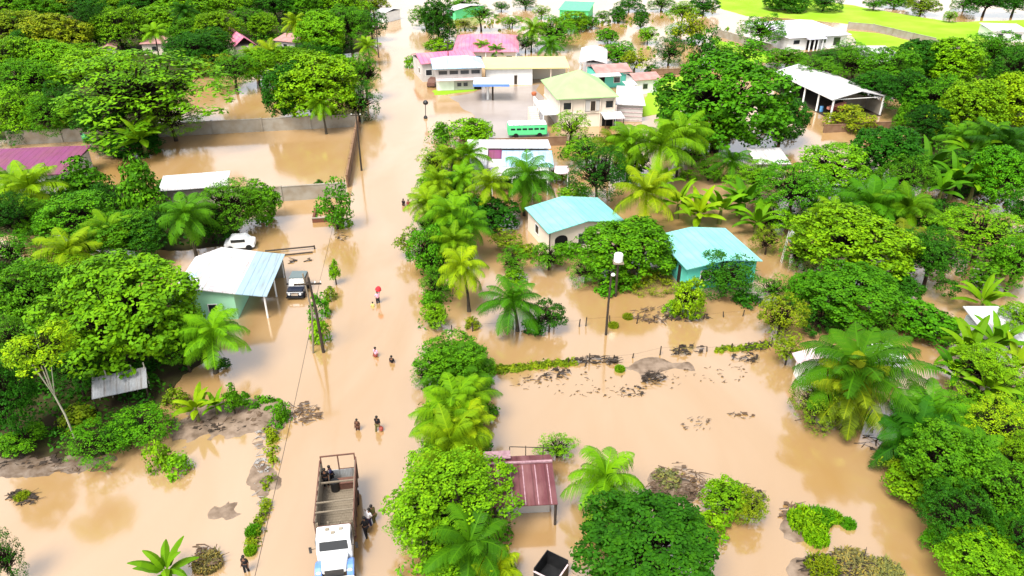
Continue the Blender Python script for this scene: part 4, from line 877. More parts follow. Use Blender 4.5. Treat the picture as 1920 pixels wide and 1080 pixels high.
# ---------------------------------------------------------------- people
def skin_mesh(name, verts, edges, radii, mt, root=0, sub=1):
    me = bpy.data.meshes.new(name); me.from_pydata(verts, edges, []); o = bpy.data.objects.new(name, me); COL.objects.link(o)
    md = o.modifiers.new('s', 'SKIN'); md.use_smooth_shade = True; o.modifiers.new('u', 'SUBSURF').levels = sub
    sl = me.skin_vertices[0].data
    for i, r in enumerate(radii): sl[i].radius = r if isinstance(r, tuple) else (r, r)
    sl[root].use_root = True
    dg = bpy.context.evaluated_depsgraph_get(); dg.update(); out = bpy.data.meshes.new_from_object(o.evaluated_get(dg)); bpy.data.objects.remove(o); bpy.data.meshes.remove(me)
    out.name = name; out.materials.clear(); out.materials.append(mt); return out
def skeleton(arm_l, arm_r, stride, bend):
    """joints of a standing figure 1.68 m tall, facing +y; arms = (elbow, wrist) offsets from the shoulder"""
    V, E, Rr = [], [], []
    def add(p, r, par=None):
        y = p[1]; z = p[2]
        if z > .95: y += (z - .95) * math.tan(bend)
        V.append((p[0], y, z)); Rr.append(r)
        if par is not None: E.append((par, len(V) - 1))
        return len(V) - 1
    pel = add((0, 0, .92), (.145, .10)); wa = add((0, .0, 1.08), (.125, .09), pel); ch = add((0, .01, 1.27), (.155, .105), wa); nb = add((0, 0, 1.40), .06, ch); nk = add((0, .015, 1.46), .048, nb)
    hd1 = add((0, .03, 1.54), (.072, .085), nk); add((0, .025, 1.655), (.06, .07), hd1); add((0, .105, 1.535), .018, hd1)
    for sx, (el, wr) in ((-1, arm_l), (1, arm_r)):
        sh = add((sx * .165, 0, 1.365), .058, ch); e = add((sx * (.165 + el[0]), el[1], 1.365 + el[2]), .042, sh); w_ = add((sx * (.165 + wr[0]), wr[1], 1.365 + wr[2]), .028, e)
        d = Vector((wr[0] - el[0], wr[1] - el[1], wr[2] - el[2])).normalized(); b = Vector((sx * (.165 + wr[0]), wr[1], 1.365 + wr[2])); d.x *= sx
        pm = b + d * .07; a = add(pm, (.034, .018), w_); sd = d.cross(Vector((1, 0, 0))).normalized()
        for k in range(4): f1 = add(pm + d * .045 + sd * (.026 - .017 * k), .009, a); add(pm + d * (.085 - .008 * abs(k - 1)) + sd * (.03 - .02 * k) + Vector((0, .012, 0)), .007, f1)
        add(b + d * .05 + sd * .06, .010, w_)
    for sx in (-1, 1):
        hp = add((sx * .09, 0, .86), .085, pel); st = stride * sx; kn = add((sx * .10, st * .5 + .02, .48), .058, hp); an = add((sx * .10, st - (.0 if st >= 0 else .04), .09), .038, kn); add((sx * .11, st + .13, .03), .03, an)
    return V, E, Rr
POSES = {'stand': (((.05, -.03, -.28), (.07, .06, -.52)), ((.05, -.03, -.28), (.07, .08, -.52)), .06, .03),
         'walk': (((.05, .10, -.26), (.06, .28, -.44)), ((.05, -.12, -.26), (.06, -.10, -.52)), .26, .08),
         'carry': (((.10, .05, -.26), (.0, .26, -.18)), ((.06, .05, .25), (-.05, .08, .46)), .12, .03),
         'reach': (((.05, .16, -.22), (.02, .42, -.16)), ((.05, .12, -.24), (.0, .38, -.26)), .10, .20),
         'bend': (((.04, .22, -.16), (.02, .42, -.34)), ((.04, .22, -.16), (.02, .40, -.36)), .14, .55)}
PM = {}
for k, (al, ar_, st, bd) in POSES.items():
    V, E, Rr = skeleton(al, ar_, st, bd); PM[k] = dict(body=skin_mesh('body', V, E, Rr, M['skin']))
    # shirt: pelvis..chest and upper arms; trousers: pelvis and legs; hair: cap on the skull
    fat = lambda r, q: tuple(x + q for x in r) if isinstance(r, tuple) else (r + q, r + q)
    ia = [i for i, v in enumerate(V)]
    elb = [e[1] for e in E if e[0] in [f[1] for f in E if f[0] == 2 and f[1] != 3]]; shs = [f[1] for f in E if f[0] == 2 and f[1] != 3]
    idx = [0, 1, 2, 3] + shs + elb; mp = {a: b for b, a in enumerate(idx)}
    PM[k]['shirt'] = skin_mesh('shirt', [V[i] for i in idx], [(mp[a], mp[b]) for a, b in E if a in mp and b in mp], [fat(Rr[i], .022) if i != 3 else (.06, .06) for i in idx], M['cl_white'])
    hips = [f[1] for f in E if f[0] == 0 and f[1] != 1]; kn = [f[1] for f in E if f[0] in hips]; an = [f[1] for f in E if f[0] in kn]
    idx = [0] + hips + kn + an; mp = {a: b for b, a in enumerate(idx)}
    PM[k]['trousers'] = skin_mesh('trousers', [V[i] for i in idx], [(mp[a], mp[b]) for a, b in E if a in mp and b in mp], [fat(Rr[i], .024) for i in idx], M['cl_navy'])
    bd_ = lambda z: (z - .95) * math.tan(bd)
    PM[k]['hair'] = MB().lathe([(.10, 0), (.108, .05), (.09, .11), (.04, .145), (.005, .15)], 12, (0, bd_(1.6) + .01, 1.575)).mesh('hair', M['hair'])
def person(px, py, sink, yaw, shirt, trousers, pose, label, h=1.68, base=None):
    p = G(px, py) if base is None else Vector(base); s = h / 1.68
    t = thing('person', label, 'person', (p.x, p.y, p.z - sink), R(yaw))
    for part, c in (('body', None), ('shirt', shirt), ('trousers', trousers), ('hair', None)):
        me = PM[pose][part]
        if c: me = me.copy(); me.materials.clear(); me.materials.append(M['cl_' + c])
        put(part, me, t, (0, 0, 0), (0, 0, 0), (s, s, s))
    return t
person(687, 1003, .15, 35, 'black', 'black', 'walk', 'person in black clothes nearest the truck wading beside its bed')
person(692, 985, .30, -40, 'white', 'navy', 'reach', 'person in a white shirt and navy trousers beside the truck bed')
person(702, 977, .35, 60, 'olive', 'olive', 'reach', 'person in olive clothes under the lime tree reaching to a companion')
person(671, 806, .45, 170, 'brown', 'brown', 'stand', 'person in brown wading up the road ahead of the truck', 1.5)
person(709, 806, .35, 170, 'black', 'olive', 'walk', 'person in black top and olive trousers wading with a red bag', 1.7)
person(705, 668, .75, 150, 'pink', 'maroon', 'stand', 'person in a pink shirt wading waist deep on the road', 1.7)
person(735, 680, .95, 160, 'black', 'black', 'stand', 'person in black waist deep in the water behind the pink shirt')
person(709, 568, .40, 10, 'pink', 'black', 'carry', 'person in pink top and black shorts shading under a red umbrella', 1.7)
person(699, 574, .80, 0, 'yellow', 'grey', 'stand', 'child in yellow wading beside the red umbrella', 1.25)
person(757, 385, .75, 170, 'black', 'black', 'walk', 'slim dark clothed person far up the road, left of a pair', 1.65)
person(766, 386, .85, 175, 'maroon', 'black', 'stand', 'dark maroon clothed person far up the road, right of a pair', 1.7)
person(463, 1072, .2, 170, 'black', 'black', 'stand', 'person in black standing on the stony strip at the bottom edge', 1.6)
person(0, 0, 0, 180, 'black', 'black', 'stand', 'person in black standing in the back of the truck bed', 1.65, tm @ Vector((.85, .85, .99)))
person(0, 0, 0, 120, 'navy', 'black', 'reach', 'person in navy leaning on the drum in the truck bed', 1.6, tm @ Vector((.45, .55, .99)))
p = G(709, 568); t = thing('umbrella', 'open red umbrella held over the wading person in pink', 'umbrella', (p.x + .1, p.y + .1, 1.35)); MB().lathe([(.02, .5), (.14, .45), (.25, .3), (.31, .10), (.29, .10), (.23, .27), (.12, .42)], 10).build('canopy', M['red'], t, rot=(R(12), R(14), 0)); MB().tube([(0, 0, -.1), (.1, -.08, .5)], .014).build('shaft', M['dwood'], t)
p = G(713, 806); tag(MB().lathe([(.12, 0), (.17, .06), (.16, .26), (.08, .34), (.05, .4)], 10).build('bag', M['reddk'], None, (p.x + .1, p.y - .1, .05)), 'small dark red bag carried beside the person in olive trousers', 'bag')
# ---------------------------------------------------------------- islands, lawns, banks
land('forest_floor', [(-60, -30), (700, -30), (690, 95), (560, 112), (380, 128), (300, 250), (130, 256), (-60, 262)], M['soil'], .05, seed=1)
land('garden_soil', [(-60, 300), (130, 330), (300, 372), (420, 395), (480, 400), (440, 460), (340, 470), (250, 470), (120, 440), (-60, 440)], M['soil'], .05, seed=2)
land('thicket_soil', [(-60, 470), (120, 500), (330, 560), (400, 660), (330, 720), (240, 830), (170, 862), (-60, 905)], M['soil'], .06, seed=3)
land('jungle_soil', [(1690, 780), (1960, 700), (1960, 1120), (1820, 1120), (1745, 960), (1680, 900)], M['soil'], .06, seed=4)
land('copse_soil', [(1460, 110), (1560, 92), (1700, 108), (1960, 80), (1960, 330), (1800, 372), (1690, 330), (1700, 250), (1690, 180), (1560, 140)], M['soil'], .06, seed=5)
land('lawn', [(1330, -14), (1480, -8), (1640, 18), (1790, 42), (1960, 36), (1960, 74), (1800, 84), (1700, 62), (1600, 46), (1480, 34), (1400, 30), (1350, 14)], M['lawn'], .08, seed=6)
land('lawn', [(1590, 58), (1640, 62), (1752, 88), (1760, 118), (1600, 118)], M['lawn'], .08, seed=7)
land('lawn', [(1335, 70), (1400, 90), (1450, 104), (1440, 118), (1340, 108)], M['lawn'], .08, seed=8)
land('lawn', [(1222, 150), (1300, 140), (1290, 200), (1180, 225), (1200, 190)], M['lawn'], .08, seed=9)
land('grass_verge', [(810, 171), (893, 163), (895, 168), (814, 178)], M['lawn'], .06, seed=11)
land('yard', [(842, 182), (905, 168), (1012, 158), (1030, 268), (872, 270), (900, 232)], M['yard'], .02, seed=12)
bank('mud_bank', [(320, 800), (360, 764), (440, 752), (520, 756), (545, 778), (525, 806), (470, 812), (400, 818), (330, 826)], M['greymud'], 0.22, seed=13)
bank('mud_bank', [(-40, 858), (60, 846), (150, 850), (210, 866), (150, 884), (60, 894), (-40, 900)], M['mud'], 0.22, seed=14)
bank('stone_strip', [(474, 805), (506, 805), (508, 850), (500, 900), (496, 960), (480, 962), (474, 900), (470, 850)], M['greymud'], 0.26, seed=15)
bank('silt_bar', [(1150, 688), (1215, 678), (1290, 680), (1294, 690), (1240, 698), (1210, 716), (1190, 700)], M['greymud'], 0.09, seed=16)
bank('silt_bar', [(1455, 944), (1500, 938), (1545, 952), (1500, 975), (1490, 1000), (1462, 990)], M['greymud'], 0.11, seed=17)
bank('silt_bar', [(1478, 1040), (1530, 1030), (1570, 1060), (1640, 1050), (1680, 1100), (1480, 1110)], M['greymud'], 0.11, seed=19)
bank('silt_bar', [(405, 968), (430, 946), (450, 966), (428, 972)], M['greymud'], 0.35, seed=20)
bank('silt_bar', [(1220, 880), (1310, 890), (1330, 930), (1300, 960), (1230, 940)], M['greymud'], 0.09, seed=21)

undergrowth('undergrowth', [(-60, -30), (690, -30), (680, 85), (560, 108), (380, 122), (300, 240), (130, 246), (-60, 256)], 900, .8, 2.6, 'G', 1, .5, 'low green scrub filling the gaps of the upper left wood')
undergrowth('undergrowth', [(1470, 112), (1960, 84), (1960, 325), (1800, 365), (1700, 320), (1700, 250), (1690, 180), (1560, 138)], 520, .8, 2.4, 'G', 2, .45, 'low scrub between the trees right of the warehouse')
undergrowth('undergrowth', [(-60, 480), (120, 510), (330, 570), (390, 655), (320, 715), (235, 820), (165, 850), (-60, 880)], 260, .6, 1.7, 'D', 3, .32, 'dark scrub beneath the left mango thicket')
undergrowth('undergrowth', [(1700, 790), (1960, 710), (1960, 1110), (1830, 1110), (1760, 960), (1690, 890)], 190, .6, 1.6, 'G', 4, .3, 'green scrub beneath the lower right jungle')
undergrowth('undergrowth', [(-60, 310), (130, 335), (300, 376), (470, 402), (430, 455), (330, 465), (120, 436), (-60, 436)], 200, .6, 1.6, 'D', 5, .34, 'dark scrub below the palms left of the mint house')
undergrowth('undergrowth', [(810, 240), (900, 250), (870, 300), (905, 370), (900, 420), (850, 470), (845, 600), (800, 610), (800, 470), (800, 330)], 230, .7, 2.1, 'G', 6, .3, 'green scrub under the roadside palm row')
undergrowth('undergrowth', [(800, 660), (900, 660), (915, 860), (960, 1000), (900, 1090), (760, 1080), (800, 860)], 150, .6, 1.6, 'G', 7, .26, 'lime scrub under the palm row above the truck')
undergrowth('undergrowth', [(830, 40), (1180, 36), (1340, 0), (1340, 24), (1180, 52), (830, 60)], 120, .3, 1.0, 'O', 8, .4, 'olive scrub along the far field edge')
undergrowth('undergrowth', [(1160, 60), (1340, 40), (1400, 70), (1340, 130), (1230, 130)], 30, .3, .9, 'L', 9, .4, 'olive scrub on the far flooded plots')
undergrowth('undergrowth', [(925, 690), (1080, 676), (1080, 684), (925, 702)], 150, .12, .45, 'O', 10, .2, 'low grass along the left half of the leaning fence')
undergrowth('undergrowth', [(1340, 655), (1440, 644), (1440, 652), (1340, 662)], 70, .12, .4, 'O', 11, .2, 'low grass along the right end of the leaning fence')
undergrowth('undergrowth', [(440, 742), (540, 752), (540, 790), (520, 815), (500, 772), (440, 760)], 45, .2, .7, 'G', 12, .22, 'weeds on the rim of the grey mud bank')
undergrowth('undergrowth', [(500, 805), (522, 805), (514, 880), (500, 960), (480, 1040), (462, 1040), (490, 955), (502, 880)], 40, .15, .6, 'O', 13, .2, 'weeds along the right side of the stony strip')
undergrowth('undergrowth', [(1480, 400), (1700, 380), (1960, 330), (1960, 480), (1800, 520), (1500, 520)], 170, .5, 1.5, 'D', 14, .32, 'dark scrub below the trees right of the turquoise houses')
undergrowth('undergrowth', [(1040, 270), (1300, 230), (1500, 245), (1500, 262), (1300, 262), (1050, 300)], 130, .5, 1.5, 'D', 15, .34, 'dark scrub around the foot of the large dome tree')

# ---------------------------------------------------------------- plants: kind, x, y, width, height (photograph pixels), colour, label
T = [
# upper left wood, back row
('b', 30, 8, 150, 70, 'L', 'lime green tree at the far top left corner of the wood'),
('b', 120, 4, 130, 66, 'O', 'olive tree second from the top left corner of the wood'),
('o', 205, 0, 130, 66, 'L', 'yellowish green tree third along the top edge of the wood'),
('b', 285, 2, 120, 70, 'D', 'darkest tree filling a shaded gap on the top edge of the wood'),  # dark crown put in where a shaded gap lies between trees
('b', 362, 12, 120, 66, 'L', 'light green tree above the pink shack on the top edge'),
('o', 440, 4, 120, 70, 'L', 'light green tree on the top edge right of the middle of the wood'),
('b', 515, 2, 110, 66, 'D', 'dark green tree on the top edge above the yellow wood palm'),
('b', 585, 0, 110, 60, 'G', 'leafy green tree on the top edge near the road'),
('o', 650, 6, 90, 60, 'L', 'bright tree on the top edge last before the road'),
('m', 700, 8, 60, 44, 'O', 'small olive tree by the white cottage at the road top'),
# second row
('b', 25, 52, 130, 76, 'O', 'hazy olive tree on the left edge below the corner tree'),
('b', 108, 62, 130, 84, 'O', 'pale olive tree with thin crown around a dead palm'),
('o', 172, 50, 90, 90, 'K', 'almost black tree in the middle of the wood'),
('b', 222, 50, 110, 80, 'L', 'spreading green tree left of the low pink shack'),
('b', 300, 40, 110, 64, 'L', 'light green tree right behind the low pink shack'),
('o', 352, 60, 90, 60, 'G', 'green tree between the two larger pink shacks'),
('b', 405, 52, 100, 70, 'L', 'light round tree left of the steep pink roof'),
('m', 470, 40, 80, 60, 'G', 'green tree directly behind the steep pink roof'),
('m', 494, 48, 60, 50, 'L', 'lime tree right of the steep pink roof'),
('b', 598, 58, 110, 80, 'L', 'dense light green tree over the salmon roofed shack'),
('o', 655, 46, 100, 84, 'G', 'tall green tree two crowns left of the road'),
('m', 696, 46, 60, 66, 'D', 'dark tree overhanging the left road edge'),
('m', 640, 82, 60, 46, 'K', 'near black bushy tree behind the small yellow palm'),
('m', 612, 96, 70, 30, 'D', 'dark low tree above the big dark domes'),
# third row
('b', 20, 108, 140, 84, 'L', 'light green tree on the left edge in the third row of the wood'),
('b', 96, 112, 110, 74, 'L', 'light green tree left behind the flat topped tree'),
('o', 150, 104, 80, 54, 'L', 'yellow green tree just left of the mauve roofed shack'),
('b', 362, 94, 110, 70, 'D', 'dark tree right of the low pink shack'),
('b', 436, 128, 100, 66, 'G', 'umbrella shaped tree casting deep shade beside the inner pond'),
('m', 400, 120, 70, 46, 'O', 'small olive tree at the back of the inner pond'),
('b', 542, 108, 90, 50, 'L', 'lime dome tree touching the big dark domes'),
('b', 588, 158, 180, 130, 'L', 'big dark based dome tree behind the pond wall'),
('b', 545, 165, 110, 110, 'D', 'dark tree forming the left half of the big dome clump'),
('m', 672, 190, 84, 84, 'D', 'dark round tree at the road corner of the pond wall'),
('o', 684, 136, 76, 90, 'G', 'green roadside tree behind the round dark one'),
('b', 640, 128, 90, 60, 'L', 'light green tree closing the gap behind the dome clump'),
# flat topped tree and its neighbours
('f', 262, 170, 330, 170, 'L', 'huge flat topped feathery tree over the concrete wall'),
('f', 180, 130, 160, 90, 'L', 'smaller flat topped feathery tree behind the huge one'),
('b', 52, 150, 130, 90, 'G', 'wide green tree at the left edge behind the wall'),
('o', 30, 205, 120, 100, 'L', 'drooping green tree at the left edge right behind the wall'),
('b', 118, 195, 90, 90, 'D', 'shaded dark tree left of the huge flat topped tree'),
('s', 105, 232, 70, 36, 'Y', 'yellow lime bush on top of the concrete wall'),
('s', 12, 258, 66, 56, 'D', 'dark bush in front of the wall at the left edge'),
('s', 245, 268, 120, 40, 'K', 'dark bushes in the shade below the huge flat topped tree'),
('s', 60, 248, 50, 30, 'O', 'olive bush left on top of the concrete wall'),
# left gardens
('c', 148, 336, 96, 96, 'G', 'dark green conical tree beside the magenta house'),
('c', 258, 352, 96, 140, 'G', 'tall green conical tree in front of the walled pond'),
('b', 140, 404, 150, 100, 'G', 'fine leaved rounded tree between the two yellow palms'),
('o', 22, 402, 110, 110, 'K', 'near black tree in place of dark shadow below the yellow palm at the left edge'),  # near-black leaves stand in for deep shadow at the left edge
('b', 430, 380, 130, 110, 'G', 'dense green tree behind the mint house'),
('m', 484, 378, 84, 90, 'G', 'tousled green tree at the water edge behind the mint house'),
('m', 395, 420, 90, 80, 'D', 'dark green tree between the dark trunked palm and the mint house'),
('b', 215, 440, 150, 80, 'G', 'low green tree behind the lime mango'),
('m', 290, 420, 90, 80, 'D', 'dark green tree left of the dark trunked palm'),
('m', 190, 375, 70, 70, 'D', 'dark tree in the gap between the conical trees'),
('m', 20, 470, 100, 80, 'G', 'green tree at the left edge below the yellow palms'),
('m', 320, 350, 60, 40, 'D', 'dark shrub like tree at the end of the white shed roof'),
# mango thicket
('b', 218, 580, 312, 222, 'L', 'huge lime green mango tree with dense round leaf clumps'),
('b', 60, 545, 160, 130, 'G', 'green tree at the left edge beside the huge mango'),
('b', 120, 505, 130, 80, 'L', 'light green tree behind the left side of the huge mango'),
('b', 342, 640, 96, 84, 'G', 'green tree on the right flank of the huge mango'),
('b', 30, 640, 120, 120, 'G', 'green tree below the left edge tree beside the slender one'),
('b', 5, 740, 120, 170, 'D', 'large dark tree at the left edge above the mud bank'),
('b', 140, 690, 90, 90, 'D', 'dark green tree below the huge mango'),
('t', 80, 655, 120, 110, 'Y', 'slender yellow leaved tree with two pale trunks', 6.4),
('m', 270, 796, 120, 84, 'G', 'green tree in front of the zinc shed'),
('m', 180, 826, 130, 84, 'G', 'leafy green tree at the water line of the left thicket'),
('m', 42, 822, 90, 60, 'G', 'green tree behind the foot of the slender tree'),
('s', 146, 784, 76, 60, 'O', 'olive vine covered shrub left of the zinc shed'),
('s', 330, 748, 50, 50, 'O', 'olive shrub right of the zinc shed'),
('s', 262, 694, 60, 26, 'D', 'dark scrubby shrub behind the zinc shed posts'),
('c', 434, 744, 32, 84, 'G', 'narrow upright green tree by the grey mud bank'),
('s', 415, 682, 36, 28, 'D', 'small dark bush at the foot of the mango side palm'),
('s', 296, 858, 56, 76, 'L', 'upright lime shrub standing in the brown pool'),
('s', 334, 872, 60, 56, 'L', 'spreading lime shrub right beside the upright one in the pool'),
('m', 8, 1045, 70, 120, 'D', 'dark tree cut by the bottom left corner'),
('s', 525, 780, 30, 50, 'G', 'green shrub at the right tip of the grey mud bank'),
# roadside left
('l', 628, 378, 74, 100, 'G', 'sparse sapling with leaning limbs beside the brick planter'),
('s', 598, 350, 26, 34, 'D', 'dark tuft at the tip of the leaning limb above the planter', ),
('s', 642, 412, 46, 40, 'L', 'lime tuft low on the sparse sapling'),
('c', 627, 506, 24, 48, 'L', 'tiny lime conical sapling right of the power pole arm'),
('s', 600, 578, 46, 66, 'G', 'green upper half of the hedge around the power pole'),
('s', 598, 622, 46, 66, 'L', 'lime lower half of the hedge around the power pole'),
('s', 618, 552, 28, 40, 'O', 'olive shoots at the top of the power pole hedge'),
# far top, right of the road
('m', 798, 30, 70, 50, 'G', 'flat headed green tree right of the far road'),
('b', 822, 36, 66, 90, 'K', 'tall black green tree right of the far road'),
('s', 838, 68, 50, 30, 'D', 'dark bush at the foot of the tall black green tree'),
('s', 822, 84, 60, 30, 'L', 'lime bushes between the road and the pink hall'),
('s', 768, 118, 26, 32, 'L', 'lone lime bush standing in the far road water'),
('f', 902, 24, 70, 36, 'G', 'flat topped umbrella tree in the far field behind the pink hall'),
('m', 940, 12, 36, 18, 'D', 'small dark tree right of the far umbrella tree'),
('m', 1040, 60, 90, 70, 'G', 'green tree behind the white gable roof cluster'),
('m', 1072, 40, 60, 40, 'L', 'lime tree below the bright green cottage'),
('m', 985, 80, 50, 40, 'D', 'dark shrubby tree right of the pink hall'),
('m', 1160, 26, 36, 32, 'D', 'round dark tree in the far flooded field'),
('c', 1203, 30, 30, 46, 'D', 'dark pointed tree standing in the bright far water'),
('m', 1130, 30, 30, 24, 'G', 'small green tree left of the round dark far tree'),
('m', 1180, 8, 50, 26, 'D', 'dark tree at the top edge over the far water'),
('m', 1240, 6, 60, 30, 'G', 'green tree at the top edge right of the far water'),
('f', 1280, 18, 70, 34, 'L', 'light flat topped tree at the far field corner'),
('m', 1320, 10, 60, 36, 'D', 'dark tree at the top edge left of the lawn'),
('l', 1300, 50, 80, 60, 'O', 'thin olive tree over the far plots'),
('l', 1318, 84, 70, 80, 'D', 'tall straggly dark tree right of the far water'),
('m', 1255, 96, 70, 60, 'D', 'dark tree among stumps behind the brown garden wall'),
('m', 1160, 100, 70, 46, 'G', 'green tree just behind the turquoise shop'),
('l', 1190, 112, 60, 40, 'O', 'olive tree over the brown roofed houses'),
('s', 1225, 130, 40, 20, 'D', 'dark bush beside the brown garden wall'),
('b', 1430, 54, 86, 60, 'G', 'green tree left of the white villa'),
('l', 1400, 96, 90, 60, 'G', 'straggly green tree over the grey wall left of the villa'),
('m', 1545, 4, 70, 26, 'D', 'dark tree on the far lawn edge right of the middle'),
('m', 1640, 6, 40, 28, 'G', 'round green tree alone on the far lawn edge'),
('m', 1475, -2, 90, 22, 'D', 'dark hedge like tree at the far top of the lawn'),
('m', 1730, 10, 70, 28, 'O', 'olive tree at the far water right of the lawn'),
('m', 1782, 30, 26, 24, 'L', 'small lime tree alone in the bright far water'),
('o', 1850, 2, 90, 34, 'D', 'dark tree at the top edge left of the corner'),
('b', 1905, 2, 80, 36, 'D', 'dark tree in the top right corner'),
# wood right of the warehouse
('m', 1476, 108, 80, 36, 'G', 'green tree in front of the white villa porch'),
('m', 1556, 110, 76, 40, 'D', 'dark green tree below the right end of the villa'),
('b', 1530, 130, 100, 56, 'G', 'green tree just behind the warehouse roof'),
('o', 1605, 118, 110, 70, 'G', 'leafy green tree behind the middle of the warehouse'),
('b', 1668, 128, 110, 80, 'G', 'broad green tree below the low white shed'),
('b', 1730, 110, 110, 80, 'D', 'dark green tree right of the low white shed'),
('o', 1700, 170, 110, 90, 'D', 'dark tree right of the warehouse gable'),
('b', 1640, 160, 90, 60, 'D', 'dark tree right over the warehouse roof edge'),
('b', 1790, 110, 130, 90, 'L', 'hazy light green tree below the far lawn tip'),
('o', 1862, 90, 110, 80, 'G', 'green tree at the right edge under the far shed'),
('b', 1910, 130, 100, 90, 'D', 'dark tree at the right edge in the upper wood'),
('b', 1760, 180, 120, 90, 'G', 'mid green tree in the heart of the right wood'),
('b', 1895, 188, 130, 110, 'Y', 'yellow lime dome tree at the right edge'),
('b', 1830, 195, 120, 110, 'L', 'light green tree beside the yellow lime dome'),
('c', 1692, 218, 34, 60, 'G', 'narrow green columnar tree right of the warehouse'),
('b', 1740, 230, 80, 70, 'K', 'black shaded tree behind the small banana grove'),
('s', 1600, 226, 110, 30, 'O', 'olive bushes along the warehouse floor edge'),
# big dome and central garden
('b', 1352, 188, 250, 190, 'G', 'very large dark green dome tree left of the warehouse'),
('b', 1470, 215, 110, 90, 'D', 'dark tree between the dome and the warehouse posts'),
('m', 1338, 240, 84, 100, 'L', 'lime tree standing before the very large dome'),
('m', 1070, 236, 80, 60, 'L', 'lime fluffy tree in front of the cream two storey house'),
('m', 888, 244, 84, 60, 'L', 'lime fluffy tree at the yard corner by the road'),
('s', 828, 250, 40, 50, 'G', 'green bush at the road edge of the yard'),
('b', 1122, 322, 120, 120, 'D', 'dense dark tree behind the turquoise roof with the porch'),
('m', 1100, 284, 90, 60, 'L', 'lime tree top behind the dense dark tree'),
('s', 1074, 362, 66, 36, 'L', 'lime bush touching the top of the turquoise roof'),
('b', 1174, 462, 186, 140, 'G', 'wide dark green tree between the two turquoise houses', .3),
('m', 1098, 506, 80, 62, 'G', 'round green bushy tree below the porch'),
('m', 1030, 480, 74, 62, 'G', 'round green tree left below the porch'),
('m', 962, 488, 70, 60, 'G', 'green tree on the left of the flooded garden'),
('l', 950, 448, 70, 40, 'O', 'wispy olive tree left of the turquoise porch house'),
('s', 965, 520, 50, 40, 'L', 'lime bush above the leaning garden palm'),
('s', 1225, 530, 90, 56, 'O', 'olive bush at the foot of the wide dark tree'),
('m', 1290, 556, 70, 84, 'Y', 'yellow lime weeping shrub tree on the post fence'),
('s', 1262, 580, 40, 40, 'L', 'bright lime bush left of the yellow weeping tree'),
('m', 1362, 514, 120, 90, 'D', 'dark leaved tree in front of the second turquoise house'),
('m', 1450, 540, 80, 66, 'G', 'green tree right of the second turquoise house'),
('m', 1030, 592, 66, 70, 'D', 'dark round bush beside the leaning garden palm'),
('s', 1000, 612, 50, 40, 'D', 'dark low bush at the foot of the leaning garden palm'),
('s', 886, 606, 36, 30, 'O', 'small olive shoot in the water left of the garden palm'),
('m', 985, 350, 60, 60, 'D', 'dark tree in the shade of the compound house palms'),
('m', 930, 400, 100, 70, 'D', 'dark low tree under the compound house palms'),
('s', 1048, 330, 40, 40, 'O', 'olive bush right of the compound house'),
('m', 1330, 320, 60, 40, 'G', 'green shrub tree left of the small lone palm'),
('s', 1288, 330, 40, 30, 'L', 'lime tuft in the central brown water'),
# roadside row
('m', 816, 300, 66, 60, 'Y', 'yellow green bushy tree at the top of the roadside row'),
('m', 802, 470, 84, 110, 'G', 'green roadside tree bulging over the road'),
('l', 766, 448, 56, 50, 'O', 'sparse olive branch tree leaning over the road'),
('m', 818, 530, 70, 66, 'G', 'green roadside tree below the bulging one'),
('m', 815, 588, 52, 54, 'L', 'rounded lime bush at the lower end of the upper row'),
('m', 822, 400, 80, 70, 'G', 'green tree behind the main roadside palm'),
('b', 846, 668, 140, 84, 'G', 'green bush tree at the head of the lower palm row'),
('m', 880, 715, 80, 80, 'G', 'green tree on the right side of the lower palm row'),
('o', 836, 935, 262, 200, 'L', 'big lime green tree hiding the left of the rust red stall'),
('o', 790, 985, 150, 110, 'L', 'lime lower bough tree beside the wading people'),
('m', 850, 1040, 150, 90, 'G', 'green tree at the bottom edge under the big lime tree'),
('o', 846, 880, 120, 84, 'L', 'lime tree directly above the big lime tree'),
# bottom right
('b', 1212, 1020, 290, 170, 'D', 'large dark green glossy bush tree at the bottom centre'),
('m', 1045, 838, 84, 56, 'L', 'lime bushy tree behind the rust red stall'),
('m', 1360, 930, 90, 80, 'L', 'bright lime shrub tree right of the stall palm'),
('m', 1408, 950, 70, 70, 'O', 'olive twiggy tree right of the bright lime one'),
('s', 1330, 985, 90, 50, 'L', 'lime creeper mound between the glossy bush and the lime tree'),
('s', 1252, 896, 60, 40, 'X', 'dried yellow brown bush right of the stall palm'),
# right side jungle
('o', 1420, 330, 110, 70, 'L', 'light green tree left in the right garden belt'),
('b', 1490, 350, 140, 110, 'G', 'green tree with dark underside in the right garden belt'),
('b', 1560, 315, 160, 90, 'L', 'yellow lime topped tree over the right garden belt'),
('b', 1665, 282, 140, 110, 'D', 'dark glossy tree right below the columnar tree'),
('m', 1530, 380, 90, 80, 'D', 'dark tree under the yellow lime topped one'),
('b', 1595, 452, 210, 150, 'L', 'large bright dome tree right of the white tank ladder'),
('b', 1600, 545, 180, 120, 'G', 'green tree in front of the large bright dome'),
('m', 1450, 408, 90, 60, 'L', 'lime tree behind the white tank ladder'),
('m', 1440, 450, 60, 60, 'O', 'olive tree left of the white tank ladder'),
('o', 1750, 480, 130, 110, 'D', 'dark tree with visible trunk in the right flood'),
('b', 1845, 432, 180, 110, 'L', 'wide lime tree at the right edge of the middle flood'),
('l', 1850, 500, 120, 90, 'G', 'open branched tree standing in the right flood'),
('b', 1905, 490, 90, 100, 'G', 'green tree at the right edge over brown water'),
('m', 1730, 600, 120, 80, 'G', 'green low tree above the lean-to roof'),
('m', 1466, 592, 90, 96, 'O', 'olive green tree at the right end of the leaning fence'),
('l', 1480, 650, 70, 60, 'O', 'wispy olive shrub tree left of the whitish shack'),
('m', 1535, 752, 110, 110, 'O', 'olive scrub tree left of the dark trunk palm'),
